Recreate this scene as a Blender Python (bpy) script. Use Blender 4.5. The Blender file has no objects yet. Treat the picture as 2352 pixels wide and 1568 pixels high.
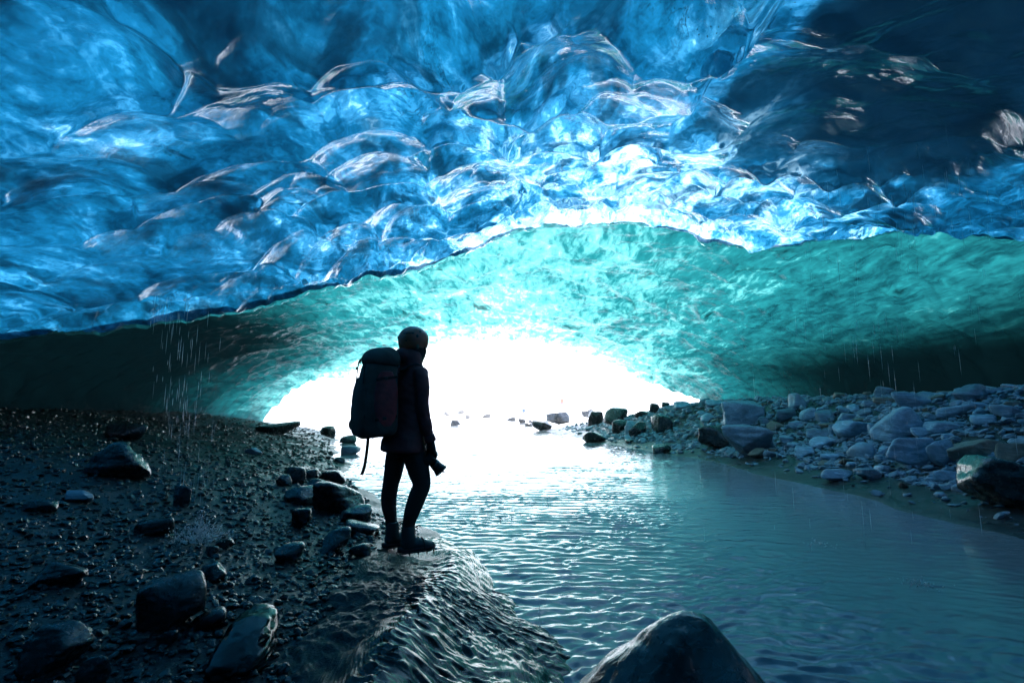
import bpy, bmesh, math, random
import numpy as np
from mathutils import Vector, Matrix, Euler
C = bpy.context.scene.collection
R = math.radians
CAM_Z = 1.2
PITCH = math.atan(161/1176)
CP, SP = math.cos(PITCH), math.sin(PITCH)

# ---------------------------------------------------------------- helpers
def ray(u, v):
    """direction of the sight line through a point of the 2352 x 1568 photograph"""
    xc = (np.asarray(u, float)-1176)/1176; zc = -(np.asarray(v, float)-784)/1176
    return xc, CP-SP*zc, SP+CP*zc
def at(u, v, Y):
    x, y, z = ray(u, v); t = Y/y
    return np.array([x*t, Y*np.ones_like(x*t), CAM_Z+z*t])
def sstep(a, b, x):
    t = np.clip((x-a)/(b-a), 0, 1); return t*t*(3-2*t)
def _h(ix, iy, iz, seed):
    n = (ix.astype(np.int64)*374761393 + iy.astype(np.int64)*668265263 + iz.astype(np.int64)*2147483647 + seed*1274126177) & 0xffffffff
    n = ((n ^ (n >> 13))*1274126177) & 0xffffffff
    n = ((n ^ (n >> 16))*2246822519) & 0xffffffff
    return ((n ^ (n >> 15)) & 0xffffff)/float(0xffffff)
def vnoise(x, y, z=None, seed=0):
    """value noise, about -1..1"""
    if z is None: z = np.zeros_like(x)
    ix, iy, iz = np.floor(x), np.floor(y), np.floor(z)
    fx, fy, fz = x-ix, y-iy, z-iz
    q = lambda t: t*t*t*(t*(t*6-15)+10)
    fx, fy, fz = q(fx), q(fy), q(fz)
    out = 0
    for dz in ((0, 1) if np.any(fz) else (0,)):
        wz = fz if dz else 1-fz
        for dx in (0, 1):
            wx = fx if dx else 1-fx
            for dy in (0, 1):
                wy = fy if dy else 1-fy
                out = out + wx*wy*wz*_h(ix+dx, iy+dy, iz+dz, seed)
    return out*2-1
def fbm(x, y, z=None, seed=0, octv=4, gain=.5):
    a, s, tot = 1., 0., 0.
    for k in range(octv):
        s = s + a*vnoise(x, y, z, seed+k*17); tot += a
        x, y = x*2.03+5.1, y*2.03-3.7
        if z is not None: z = z*2.03+1.3
        a *= gain
    return s/tot
def voro(x, y, seed=0, jit=.85):
    """squared distance to the nearest and second nearest jittered cell point, and a random value per cell"""
    ix, iy = np.floor(x), np.floor(y)
    z0 = np.zeros_like(x)
    f1 = np.full_like(x, 9.); f2 = np.full_like(x, 9.); cid = np.zeros_like(x)
    for dx in (-1, 0, 1):
        for dy in (-1, 0, 1):
            cx, cy = ix+dx, iy+dy
            px = cx+.5+jit*(_h(cx, cy, z0, seed)-.5); py = cy+.5+jit*(_h(cx, cy, z0, seed+7)-.5)
            d = (px-x)**2+(py-y)**2
            near = d < f1
            f2 = np.where(near, f1, np.minimum(f2, d)); cid = np.where(near, _h(cx, cy, z0, seed+13), cid)
            f1 = np.where(near, d, f1)
    return f1, f2, cid
def cups(x, y, seed=0, k=30., jit=.85):
    """like voro, with the ridge between two cells rounded to a bead"""
    ix, iy = np.floor(x), np.floor(y)
    z0 = np.zeros_like(x); acc = np.zeros_like(x); f1 = np.full_like(x, 9.); cid = np.zeros_like(x); wsum = 0.
    for dx in (-1, 0, 1):
        for dy in (-1, 0, 1):
            cx, cy = ix+dx, iy+dy
            px = cx+.5+jit*(_h(cx, cy, z0, seed)-.5); py = cy+.5+jit*(_h(cx, cy, z0, seed+7)-.5)
            e = np.exp(-k*((px-x)**2+(py-y)**2)); acc += e; cid += e*_h(cx, cy, z0, seed+13)
    return -np.log(acc+1e-12)/k, cid/(acc+1e-12)
def np_mesh(name, V, F, mats=(), smooth=True, midx=None, attrs=None):
    me = bpy.data.meshes.new(name)
    V = np.asarray(V, np.float32); F = np.asarray(F, np.int32)
    n, k = F.shape
    me.vertices.add(len(V)); me.vertices.foreach_set('co', V.ravel())
    me.loops.add(n*k); me.loops.foreach_set('vertex_index', F.ravel())
    me.polygons.add(n); me.polygons.foreach_set('loop_start', np.arange(0, n*k, k, dtype=np.int32))
    me.update(calc_edges=True)
    me.polygons.foreach_set('use_smooth', np.full(n, smooth, bool))
    for m in mats: me.materials.append(m)
    if midx is not None: me.polygons.foreach_set('material_index', np.asarray(midx, np.int32))
    for an, av in (attrs or {}).items():
        a = me.attributes.new(an, 'FLOAT', 'POINT'); a.data.foreach_set('value', np.asarray(av, np.float32).ravel())
    me.update()
    return me
def grid_faces(nu, nv, wrap=False, flip=False):
    i = np.arange(nu-(0 if wrap else 1))[:, None]; j = np.arange(nv-1)[None, :]
    i2 = (i+1) % nu
    a, b, c, d = i*nv+j, i2*nv+j, i2*nv+j+1, i*nv+j+1
    F = np.stack([a, b, c, d] if not flip else [d, c, b, a], -1).reshape(-1, 4)
    return F
def link(name, me, parent=None):
    o = bpy.data.objects.new(name, me); C.objects.link(o)
    if parent: o.parent = parent
    return o
def tag(o, label=None, cat=None, group=None, kind=None):
    if label: o['label'] = label
    if cat: o['category'] = cat
    if group: o['group'] = group
    if kind: o['kind'] = kind
    return o

# ---------------------------------------------------------------- node helper
class NT:
    def __init__(s, name):
        s.m = bpy.data.materials.new(name); s.m.use_nodes = True
        s.t = s.m.node_tree; s.t.nodes.clear()
        s.out = s.t.nodes.new('ShaderNodeOutputMaterial')
    def n(s, typ, ins=None, **kw):
        nd = s.t.nodes.new('ShaderNode'+typ)
        for k, v in kw.items(): setattr(nd, k, v)
        for k, v in (ins or {}).items(): s.put(nd.inputs[k], v)
        return nd
    def put(s, sock, v):
        if hasattr(v, 'is_output') or isinstance(v, bpy.types.NodeSocket): s.t.links.new(v, sock)
        else: sock.default_value = v
    def coord(s): return s.n('TexCoord').outputs['Object']
    def mapping(s, scale=(1, 1, 1), rot=(0, 0, 0), vec=None):
        return s.n('Mapping', {'Vector': vec or s.coord(), 'Scale': scale, 'Rotation': rot}).outputs[0]
    def noise(s, scale, detail=4, dist=0, vec=None, rough=.5):
        return s.n('TexNoise', {'Vector': vec or s.coord(), 'Scale': scale, 'Detail': detail, 'Distortion': dist, 'Roughness': rough}).outputs['Fac']
    def ramp(s, fac, stops, interp='LINEAR'):
        nd = s.n('ValToRGB', {'Fac': fac}); cr = nd.color_ramp; cr.interpolation = interp
        while len(cr.elements) < len(stops): cr.elements.new(.5)
        for e, (p, c) in zip(cr.elements, stops):
            e.position = p; e.color = (c, c, c, 1) if isinstance(c, (int, float)) else (*c, 1)
        return nd.outputs['Color']
    def math(s, op, a, b=0., clamp=False):
        nd = s.n('Math', operation=op, use_clamp=clamp); s.put(nd.inputs[0], a); s.put(nd.inputs[1], b); return nd.outputs[0]
    def mix(s, f, a, b, blend='MIX'):
        nd = s.n('MixRGB', {'Fac': f, 'Color1': a if not isinstance(a, tuple) else (*a, 1), 'Color2': b if not isinstance(b, tuple) else (*b, 1)}, blend_type=blend); return nd.outputs[0]
    def attr(s, name): return s.n('Attribute', attribute_name=name).outputs['Fac']
    def bump(s, h, strength=.3, dist=.02, normal=None):
        i = {'Height': h, 'Strength': strength, 'Distance': dist}
        if normal: i['Normal'] = normal
        return s.n('Bump', i).outputs[0]
    def done(s, surf): s.t.links.new(surf, s.out.inputs['Surface']); return s.m
def principled(nt, base, rough, **kw):
    i = {'Base Color': base if not isinstance(base, tuple) else (*base, 1), 'Roughness': rough}
    i.update(kw)
    return nt.n('BsdfPrincipled', i).outputs[0]

# ---------------------------------------------------------------- materials
def mat_cloudy_ice():
    nt = NT('cloudy_blue_ice')
    co = nt.coord()
    warp = nt.noise(.55, 3, .6)
    v1 = nt.mapping((1, .55, .8), (0, 0, .5))
    big = nt.noise(1.1, 8, .9, v1, .6)
    st = nt.noise(2.6, 9, 1.1, nt.mapping((1.4, .55, .8), (0, 0, -.5)), .66)
    fine = nt.noise(11, 6, .6, rough=.7)
    f = nt.math('ADD', nt.math('MULTIPLY', big, .75), nt.math('MULTIPLY', st, .45))
    f = nt.math('ADD', f, nt.math('MULTIPLY', fine, .30))
    f = nt.math('MULTIPLY', nt.math('SUBTRACT', f, .75), 1.8)
    f = nt.math('ADD', f, .37)
    f = nt.math('ADD', f, nt.math('MULTIPLY', nt.attr('bubble_glow'), .42))  # whitens the ice where glow is painted in
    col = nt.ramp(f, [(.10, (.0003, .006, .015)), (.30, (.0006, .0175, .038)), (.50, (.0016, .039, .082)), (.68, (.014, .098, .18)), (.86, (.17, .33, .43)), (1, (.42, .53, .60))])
    # silt bands held in the ice
    band = nt.ramp(nt.noise(.8, 5, 2.2, nt.mapping((1.5, .5, 1), (0, 0, .9))), [(.52, 0.), (.64, .8)])
    patch = nt.ramp(nt.noise(.9, 3, .5), [(.48, 0.), (.62, 1.)])
    speck = nt.ramp(nt.noise(38, 2, .3), [(.66, 0.), (.70, 1.)])
    speck = nt.math('MULTIPLY', speck, patch)
    sa = nt.math('SUBTRACT', 1., nt.attr('silt_shade')); silt_shade = nt.math('SUBTRACT', 1., nt.math('POWER', sa, 1.5))  # silt of the dark wall, plus added dimming of the unseen roof
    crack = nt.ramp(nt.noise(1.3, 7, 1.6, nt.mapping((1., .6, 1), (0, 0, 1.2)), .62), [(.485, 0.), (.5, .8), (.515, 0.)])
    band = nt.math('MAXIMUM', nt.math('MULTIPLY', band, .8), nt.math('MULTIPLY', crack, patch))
    dirt_shade = nt.math('MAXIMUM', nt.math('MAXIMUM', band, speck), silt_shade, clamp=True)
    col = nt.mix(dirt_shade, col, (.0004, .0036, .008))
    tr = nt.n('BsdfTranslucent', {'Color': col}).outputs[0]
    df = nt.n('BsdfDiffuse', {'Color': nt.mix(1., col, (2.2, 2.2, 2.2), 'MULTIPLY')}).outputs[0]
    return nt.done(nt.n('MixShader', {0: .2, 1: tr, 2: df}).outputs[0])
def mat_clear_ice():
    nt = NT('clear_ice')
    h = nt.noise(7, 4, .8)
    h2 = nt.noise(45, 3, .2)
    b = nt.bump(h, .5, .014)
    b = nt.bump(h2, .12, .003, b)
    g = nt.n('BsdfGlass', {'Color': (.93, .98, 1, 1), 'Roughness': .012, 'IOR': 1.31, 'Normal': b}).outputs[0]
    return nt.done(g)
def mat_teal_ice():
    nt = NT('teal_ice')
    v = nt.mapping((.55, .22, 1.2), (0, 0, -.55))
    big = nt.noise(1.0, 6, 2.0, v, .6)
    st = nt.noise(3.0, 6, 1.5, nt.mapping((.9, .25, 1), (0, 0, -.7)), .62)
    f = nt.math('ADD', nt.math('MULTIPLY', big, .7), nt.math('MULTIPLY', st, .5))
    f = nt.math('ADD', f, nt.math('MULTIPLY', nt.attr('bubble_glow'), .38))  # carries the painted glow of centre and mouth
    f = nt.math('ADD', f, nt.math('MULTIPLY', nt.noise(6, 6, .8, nt.mapping((1, .5, 1), (0, 0, -.6)), .65), .20))
    f = nt.math('SUBTRACT', f, .355)
    col = nt.ramp(f, [(.08, (.0005, .008, .010)), (.30, (.0016, .025, .030)), (.52, (.005, .070, .075)), (.72, (.065, .24, .232)), (.86, (.28, .43, .41)), (1, (.55, .63, .60))])
    vein = nt.ramp(nt.noise(.9, 6, 2.5, nt.mapping((.5, .16, 1), (0, 0, -.75)), .6), [(.60, 0.), (.70, .85)])
    sa = nt.math('SUBTRACT', 1., nt.attr('silt_shade')); silt_shade = nt.math('SUBTRACT', 1., nt.math('POWER', sa, 2.))  # painted shade of the flanks, mixed in as darker ice
    dirt_shade = nt.math('MAXIMUM', silt_shade, nt.math('MULTIPLY', vein, .9), clamp=True)
    col = nt.mix(dirt_shade, col, (.0003, .0018, .0023))
    tr = nt.n('BsdfTranslucent', {'Color': col}).outputs[0]
    h = nt.noise(5, 5, .8)
    b = nt.bump(h, .5, .04)
    pr = principled(nt, nt.mix(1., col, (1.8, 1.8, 1.8), 'MULTIPLY'), .12, IOR=1.31, Normal=b)
    return nt.done(nt.n('MixShader', {0: .34, 1: tr, 2: pr}).outputs[0])
def mat_water():
    nt = NT('glacial_meltwater')
    h = nt.noise(14, 3, .4, nt.mapping((.5, 1.2, 1)))
    h2 = nt.noise(5, 3, .6, nt.mapping((.45, 1.3, 1), (0, 0, .25)))
    b = nt.bump(h2, .3, .02); b = nt.bump(h, .3, .006, b)
    c = nt.mix(nt.noise(.7, 3), (.185, .205, .225), (.22, .24, .26))
    return nt.done(principled(nt, c, .06, IOR=1.333, Normal=b))
def mat_stone(name, lo, hi, rough, wet=0., bump=.5, scale=1.):
    nt = NT(name)
    oi = nt.n('ObjectInfo').outputs['Random']
    n1 = nt.noise(3.2*scale, 6, .6, rough=.65)
    n2 = nt.noise(17*scale, 5, .2, rough=.7)
    seam = nt.ramp(nt.noise(2.5*scale, 5, 1.6, nt.mapping((.6, .6, 2.6), (.4, .3, 0))), [(.47, 0.), (.5, 1.), (.53, 0.)])
    c = nt.mix(nt.ramp(n1, [(.3, 0.), (.7, 1.)]), lo, hi)
    c = nt.mix(.35, c, nt.ramp(n2, [(.3, lo), (.7, hi)]))
    c = nt.mix(nt.math('MULTIPLY', seam, .35), c, tuple(min(1, x*1.7) for x in hi))
    g = nt.math('ADD', nt.math('MULTIPLY', oi, .7), .65)
    c = nt.mix(1., c, nt.n('CombineXYZ', {0: g, 1: g, 2: g}).outputs[0], 'MULTIPLY')
    b = nt.bump(n1, bump, .05); b = nt.bump(n2, bump*.7, .012, b)
    r = nt.ramp(n2, [(.35, max(.05, rough-.18)), (.7, min(1, rough+.15))])
    return nt.done(principled(nt, c, r, Normal=b, **{'Coat Weight': wet, 'Coat Roughness': .12, 'Coat IOR': 1.33}))
def mat_ground():
    nt = NT('wet_gravel_ground')
    n1 = nt.noise(1.3, 6); n2 = nt.noise(28, 5, .3, rough=.65)
    vor = nt.n('TexVoronoi', {'Vector': nt.coord(), 'Scale': 24.}, feature='F1').outputs['Distance']
    c = nt.mix(nt.ramp(n2, [(.3, 0.), (.75, 1.)]), (.004, .005, .006), (.026, .028, .033))
    c = nt.mix(nt.ramp(n1, [(.4, 0.), (.7, .6)]), c, (.012, .013, .015))
    sn = nt.attr('snow')
    c = nt.mix(sn, c, (.86, .87, .89))
    b = nt.bump(nt.noise(60, 4, .6, rough=.7), .6, .012); b = nt.bump(n2, .7, .02, b)
    r = nt.mix(sn, nt.ramp(n1, [(.35, .22), (.65, .5)]), (.8, .8, .8))
    return nt.done(principled(nt, c, r, Normal=b))
def mat_wet_ice():
    nt = NT('wet_scalloped_ice')
    grit = nt.attr('grit')
    h = nt.noise(11, 6, .6, rough=.65); h2 = nt.noise(80, 4, rough=.7)
    b = nt.bump(h, .2, .012); b = nt.bump(h2, nt.math('ADD', .05, nt.math('MULTIPLY', grit, .8)), .006, b)
    c = nt.mix(nt.ramp(nt.noise(5, 6, .8, rough=.65), [(.35, 0.), (.7, 1.)]), (.0015, .002, .003), (.009, .013, .014))
    c = nt.mix(nt.ramp(nt.noise(70, 3), [(.56, 0.), (.62, 1.)]), c, (.004, .004, .005))
    c = nt.mix(grit, c, nt.ramp(h2, [(.35, (.003, .003, .004)), (.7, (.022, .023, .026))]))
    r = nt.math('ADD', nt.ramp(h, [(.35, .02), (.7, .08)]), nt.math('MULTIPLY', grit, .25))
    return nt.done(principled(nt, c, r, IOR=1.33, Normal=b, **{'Coat Weight': .0}))
def mat_snow():
    nt = NT('snowy_mountain')
    n = nt.noise(.04, 8, .4, rough=.65)
    c = nt.ramp(n, [(.42, (.10, .10, .13)), (.62, (.30, .30, .34))])
    return nt.done(principled(nt, c, .8))
def mat_plain(name, col, rough=.6, **kw):
    nt = NT(name)
    n = nt.noise(14, 4)
    c = nt.mix(nt.ramp(n, [(.3, 0.), (.7, 1.)]), tuple(x*.75 for x in col), tuple(min(1, x*1.2) for x in col))
    return nt.done(principled(nt, c, rough, **kw))

M_CLOUD, M_CLEAR, M_TEAL = mat_cloudy_ice(), mat_clear_ice(), mat_teal_ice()
M_WATER, M_GROUND, M_WETICE, M_SNOW = mat_water(), mat_ground(), mat_wet_ice(), mat_snow()
M_DRY = mat_stone('grey_bank_stone', (.085, .125, .165), (.25, .34, .44), .56, .0)
M_TAN = mat_stone('brown_layered_stone', (.08, .065, .055), (.2, .175, .15), .65, .0, scale=1.4)
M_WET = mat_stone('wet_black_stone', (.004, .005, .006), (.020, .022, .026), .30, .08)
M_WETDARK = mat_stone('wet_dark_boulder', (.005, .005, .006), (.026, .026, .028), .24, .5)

# ---------------------------------------------------------------- the lie of the land
def lerp_tab(x, tab):
    a = np.array(tab, float); return np.interp(x, a[:, 0], a[:, 1])
def shore_left(y):
    return lerp_tab(y, [(-10, .9), (0, .75), (1.5, .22), (2.4, -.02), (3.3, -.3), (4.6, -.72), (5.4, -1.05), (6.2, -1.7), (7.2, -2.05), (9.5, -3.0), (11.8, -4.0), (18, -6.4), (26, -9), (34, -13), (45, -21), (70, -32), (110, -36)])
def shore_right(y):
    return lerp_tab(y, [(-10, 4.6), (3, 5.0), (5.3, 5.1), (12, 5.1), (16, 4.4), (22, 3.3), (36, 2.1), (45, 2.5), (70, 6), (110, 14)])
def ground_z(x, y):
    x = np.asarray(x, float); y = np.asarray(y, float)
    dl = shore_left(y)-x + .25*vnoise(x*.0+y*.9, y*0, seed=3)
    dr = x-shore_right(y) + .22*vnoise(x*.0+y*.8, y*0+9, seed=4)
    out = sstep(36, 50, y)
    hl = np.where(dl > 0, .03+.10*sstep(0, .6, dl)+1.25*sstep(-2.5, 10.5, dl)-1.25*sstep(-2.5, 10.5, 0*dl), -.45*sstep(0, 1.2, -dl)+.03)
    hl = hl*(1-out)+np.where(dl > 0, .25*sstep(0, 3, dl), -.45*sstep(0, 1.2, -dl))*out
    crest = 1.42*(1-.62*sstep(19, 34, y))
    hr = np.where(dr > 0, .03+.05*sstep(0, .35, dr)+.08*sstep(.2, 1.0, dr)+crest*sstep(.75, 4.2, dr), -.45*sstep(0, 1.2, -dr)+.03)
    hr = hr*(1-out)+np.where(dr > 0, .25*sstep(0, 3, dr), -.45*sstep(0, 1.2, -dr))*out
    z = np.maximum(hl, hr)
    z = np.where((dl < 0) & (dr < 0), np.maximum(-.42, z), z)
    amp = .05+.05*sstep(1, 5, np.maximum(dl, dr))
    z = z + amp*fbm(x*.8, y*.8, seed=11)*sstep(0, .8, np.maximum(dl, dr)) + .012*fbm(x*5, y*5, seed=12)
    # far rocky flat outside
    z = z + sstep(46, 82, y)*1.45*sstep(-24, -4, x-.0*y)
    return z
def ground_hit(u, v, zoff=0.):
    """where the sight line meets the ground or the water"""
    x, y, z = ray(u, v)
    t = np.exp(np.linspace(math.log(.8), math.log(150), 5000))
    g = np.maximum(ground_z(x*t, y*t), 0)+zoff
    below = CAM_Z+z*t < g
    k = int(np.argmax(below)) if below.any() else len(t)-1
    return np.array([x*t[k], y*t[k], g[k]]), t[k]

def build_ground():
    th = np.concatenate([np.linspace(-60, 60, 620, endpoint=False), np.linspace(60, 300, 160, endpoint=False)])*math.pi/180
    r = np.concatenate([[.05, .4, .8], np.exp(np.linspace(math.log(1.1), math.log(60), 560)), np.exp(np.linspace(math.log(62), math.log(640), 50))])
    T, Rr = np.meshgrid(th, r, indexing='ij')
    x, y = Rr*np.sin(T), Rr*np.cos(T)
    z = ground_z(x, y)
    snow = np.clip(sstep(36, 44, y+2.5*fbm(x*.3, y*.3, seed=31))*(.84+.35*fbm(x*.7, y*.35, seed=32)), 0, 1)*sstep(0.02, .12, z)
    me = np_mesh('ground', np.stack([x, y, z], -1).reshape(-1, 3), grid_faces(len(th), len(r), wrap=True), [M_GROUND], attrs={'snow': snow})
    tag(link('ground', me), 'dark wet gravel floor of the cave running out to pale snowy flats', 'ground', kind='structure')
def build_water():
    th = np.linspace(-78, 78, 900)*math.pi/180
    r = np.exp(np.linspace(math.log(1.0), math.log(150), 1000))
    T, Rr = np.meshgrid(th, r, indexing='ij')
    x, y = Rr*np.sin(T), Rr*np.cos(T)
    w = .5*fbm(x*.9, y*.9, seed=41); w2 = .5*fbm(x*1.1, y*1.1, seed=42)
    lat = 1-.80*sstep(.5, 2.6, x-.1*y)*sstep(16, 8, y)          # the current runs smoother along the right bank
    k = 1+.25*fbm(x*.4, y*.4, seed=43)
    rg = np.random.default_rng(17)
    h = 0
    for i in range(26):
        wl = .055*(.27/.055)**rg.uniform(); an = rg.normal(0, .42)+.25*w2
        h = h+.0165*wl*np.sin(2*math.pi*(y*np.cos(an)+x*np.sin(an))/wl+6.3*rg.uniform()+2.5*w)
    h = h*(.45+.75*np.clip(.5+fbm(x*.9, y*1.3, seed=44), 0, 1))*.62
    h += .004*fbm(x*2.4, y*5.5, seed=46, octv=3)
    # rings round the drips
    for cx, cy, a, wl in ((.75, 3.2, .006, .16), (2.6, 4.6, .005, .13), (.5, 4.9, .004, .15), (1.9, 3.0, .005, .12), (2.5, 2.6, .006, .1)):
        d = np.hypot(x-cx, y-cy); h += a*np.sin(2*math.pi*d/wl)*np.exp(-d*2.1)
    h = h*lat*(1-.75*sstep(12, 50, y))
    me = np_mesh('water', np.stack([x, y, h], -1).reshape(-1, 3), grid_faces(len(th), len(r)), [M_WATER])
    tag(link('stream_water', me), 'milky teal meltwater stream rippling out to the bright cave mouth', 'stream', kind='structure')

# ---------------------------------------------------------------- ice roof
LIP = [(-1400, 905, 5.5), (-500, 838, 6.5), (-200, 806, 7.3), (0, 790, 8), (350, 752, 9), (620, 705, 10), (800, 672, 10.7), (960, 632, 11.4), (1050, 602, 11.8), (1130, 560, 12), (1200, 537, 12), (1290, 530, 12), (1500, 525, 12),
       (1590, 540, 12), (1620, 572, 11.9), (1740, 588, 11.7), (1850, 575, 11.5), (2000, 556, 11), (2150, 526, 10.5), (2250, 545, 10), (2352, 575, 9.5), (2600, 640, 9), (3600, 800, 8)]
def lip_tab():
    P = np.array([at(u, v, Y) for u, v, Y in LIP])
    return np.arctan2(P[:, 0], P[:, 1]), np.hypot(P[:, 0], P[:, 1]), P[:, 2]
NEAR = [(0, 0, 2.0), (600, 0, 2.2), (1176, 0, 2.35), (1750, 0, 2.2), (2352, 0, 1.95), (0, 200, 2.4), (0, 400, 3.1), (0, 600, 4.8), (350, 400, 3.9), (350, 600, 5.8), (620, 250, 3.3), (700, 500, 6.2), (1176, 200, 3.3),
        (1176, 330, 4.6), (1176, 430, 7.0), (1500, 250, 3.7), (1600, 430, 7.2), (1750, 180, 3.1), (2000, 300, 3.7), (2000, 430, 5.6), (2352, 200, 2.5), (2352, 330, 3.4), (2352, 450, 5.2)]
def tps_fit(pts, lam=.02):
    P = np.array(pts); n = len(P)
    d = np.hypot(P[:, None, 0]-P[None, :, 0], P[:, None, 1]-P[None, :, 1])
    K = d*d*np.log(d+1e-9)+lam*np.eye(n)*10
    A = np.zeros((n+3, n+3)); A[:n, :n] = K; A[:n, n] = 1; A[:n, n+1:] = P[:, :2]; A[n, :n] = 1; A[n+1:, :n] = P[:, :2].T
    sol = np.linalg.solve(A, np.concatenate([P[:, 2], [0, 0, 0]]))
    def f(x, y):
        out = sol[n]+sol[n+1]*x+sol[n+2]*y
        for (px, py, _), w in zip(P, sol[:n]):
            dd = np.hypot(x-px, y-py); out = out+w*dd*dd*np.log(dd+1e-9)
        return out
    return f
# edge of the silt-dark wall of ice on the right, followed in the photograph
DARK = [(2010, -80), (1960, 0), (1840, 80), (1730, 128), (1690, 165), (1650, 225), (1620, 265), (1560, 330), (1620, 345), (1720, 400), (1850, 440), (2000, 470), (2200, 440), (2352, 400), (3200, 300), (3200, -300)]
def signed_poly(u, v, poly):
    """distance to a polygon, positive inside"""
    P = np.array(poly, float); ins = np.zeros(u.shape, bool); d2 = np.full(u.shape, 1e12)
    for (x1, y1), (x2, y2) in zip(P, np.roll(P, -1, 0)):
        c = ((y1 > v) != (y2 > v)) & (u < (x2-x1)*(v-y1)/(y2-y1+1e-9)+x1); ins ^= c
        t = np.clip(((u-x1)*(x2-x1)+(v-y1)*(y2-y1))/((x2-x1)**2+(y2-y1)**2), 0, 1)
        d2 = np.minimum(d2, (u-x1-t*(x2-x1))**2+(v-y1-t*(y2-y1))**2)
    return np.where(ins, 1, -1)*np.sqrt(d2)
def build_near_ice():
    la, lr, lz = lip_tab()
    pts = [tuple(at(u, v, Y)) for u, v, Y in NEAR]+[tuple(at(u, v, Y)) for u, v, Y in LIP[1:-1]]
    pts += [(0, 0, 2.95), (-3, 0, 2.8), (3, 0, 2.7), (-7, 2, 2.3), (7.5, 2, 2.6), (0, -4, 2.7), (-6, -3, 2.4), (6, -3, 2.4)]
    base = tps_fit(pts)
    th = np.concatenate([np.linspace(-58, 58, 1300, endpoint=False), np.linspace(58, 302, 150, endpoint=False)])*math.pi/180
    tw = (th+math.pi) % (2*math.pi)-math.pi
    rl = np.interp(tw, la, lr, left=7., right=8.5); rl = np.where(np.abs(tw) > 1.9, 6.5, rl)
    zl = np.interp(tw, la, lz, left=1.4, right=2.)
    s = np.linspace(0, 1, 1060)
    Rr = .15*(rl[:, None]/.15)**s[None, :]
    T = np.repeat(tw[:, None], len(s), 1)
    x, y = Rr*np.sin(T), Rr*np.cos(T)
    z = base(x, y)
    front = sstep(1.35, 1.05, np.abs(tw))[:, None]
    zb = base(rl*np.sin(tw), rl*np.cos(tw))
    z = z+front*((zl-zb)[:, None])*(Rr/rl[:, None])**5
    back = (1-front)*sstep(.55, 1., Rr/rl[:, None])          # the roof comes down to the floor behind and beside the camera
    z = z*(1-back)+(-.6)*back
    # frames of the photograph only tell where the dark wall and the crisp cells lie
    dep = np.maximum(y*CP+(z-CAM_Z)*SP, .2)
    uu = 1176+1176*x/dep; vv = 784-1176*((z-CAM_Z)*CP-y*SP)/dep
    ok = (y > .5)
    un, vn = uu+22*fbm(x*2.2, y*2.2, seed=66), vv+22*fbm(x*2.2+9, y*2.2, seed=67)
    sd = np.where(ok, signed_poly(un, vn, DARK), -500.)
    q = Rr/rl[:, None]
    # cups melted into the ice, with cusped ridges between them
    wx, wy = .42*fbm(x*.55, y*.55, seed=51, octv=3), .42*fbm(x*.55+7, y*.55, seed=52, octv=3)
    X, Y = x+wx, y+wy
    leftness = sstep(-.4, -3.2, x/np.maximum(y, 1.)*3)
    inside = sstep(0, 60, sd)
    f1, c1 = cups(X/.85+.3, Y/1.0, 61, 44.)
    a1 = (.60-.18*leftness)*(.55+.9*c1)*(1-.55*inside)
    efade = 1-.75*front*sstep(.955, 1., q)
    z = z+a1*(.5-f1)*efade
    wx2, wy2 = .16*fbm(x*1.7, y*1.7, seed=53, octv=3), .16*fbm(x*1.7+3, y*1.7, seed=54, octv=3)
    g1, c2 = cups((x+wx2)/.48, (y+wy2)/.62, 71, 30.)
    m2 = (.3+.7*sstep(-.25, .35, fbm(x*.7, y*.7, seed=55)))*(1-.45*leftness)*(1-.7*inside)
    z = z+.26*m2*(.3+c2)*(.45-g1)*efade
    h1, c3 = cups((x+.5*wx2)/.34+3, (y+wy2)/.32, 81, 22.)
    m3 = sstep(.72, .95, q)*front
    z = z+.16*m3*(.4+c3)*(.45-h1)*efade
    # flowing ribs on the dark wall
    fl = (vv+.42*uu)/90+1.4*fbm(x*.5, y*.5, seed=56)
    z = z+inside*(.13*np.sqrt(np.sin(fl*.9)**2+.03)*sstep(1600, 1950, uu)+.06*fbm(x*1.3, y*1.3, seed=57))
    z = z+.22*sstep(-25, 30, sd)                             # the dark wall stands back behind the edge of the blue ice
    z = z+.03*fbm(x*1.8, y*1.8, seed=58)
    z = z+front*m3*.03*fbm(T*40, q*10, seed=59)*efade
    z = np.where(q > .97, np.maximum(z, -.6), z)
    # scalloped outline of the lip
    jag = (.17*fbm(tw*16, tw*0, seed=91)+.05*np.abs(fbm(tw*45, tw*0, seed=92)))[:, None]
    z[:, -60:] += jag*front*np.linspace(0, 1, 60)[None]**2
    n2 = x.shape[1]
    V1 = np.stack([x, y, z], -1).reshape(-1, 3); F1 = grid_faces(len(th), n2, wrap=True, flip=True)
    # cloudy, bubbly ice a hand or two behind the clear skin
    k = slice(0, len(s), 4)
    xs, ys = x[::2, k], y[::2, k]; zs0 = z[::2, k]
    nt_, nr_ = xs.shape
    zs = zs0.copy()
    for _ in range(6):
        zs = (zs+np.roll(zs, 1, 0)+np.roll(zs, -1, 0))/3
        zz = zs.copy(); zz[:, 1:-1] = (zs[:, :-2]+zs[:, 1:-1]+zs[:, 2:])/3; zs = zz
    thick = .22+.12*fbm(xs*.9, ys*.9, seed=95)
    end = 1-sstep(.90, .995, Rr[::2, k]/rl[::2, None])
    zs = zs0+np.maximum(zs+thick-zs0, .07)*end+.012
    qs = q[::2, k]; 
    rs = np.hypot(xs, ys); ks = np.maximum(rs-.75*thick, .1)/rs              # what the bent sight lines reach through the skin
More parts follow.
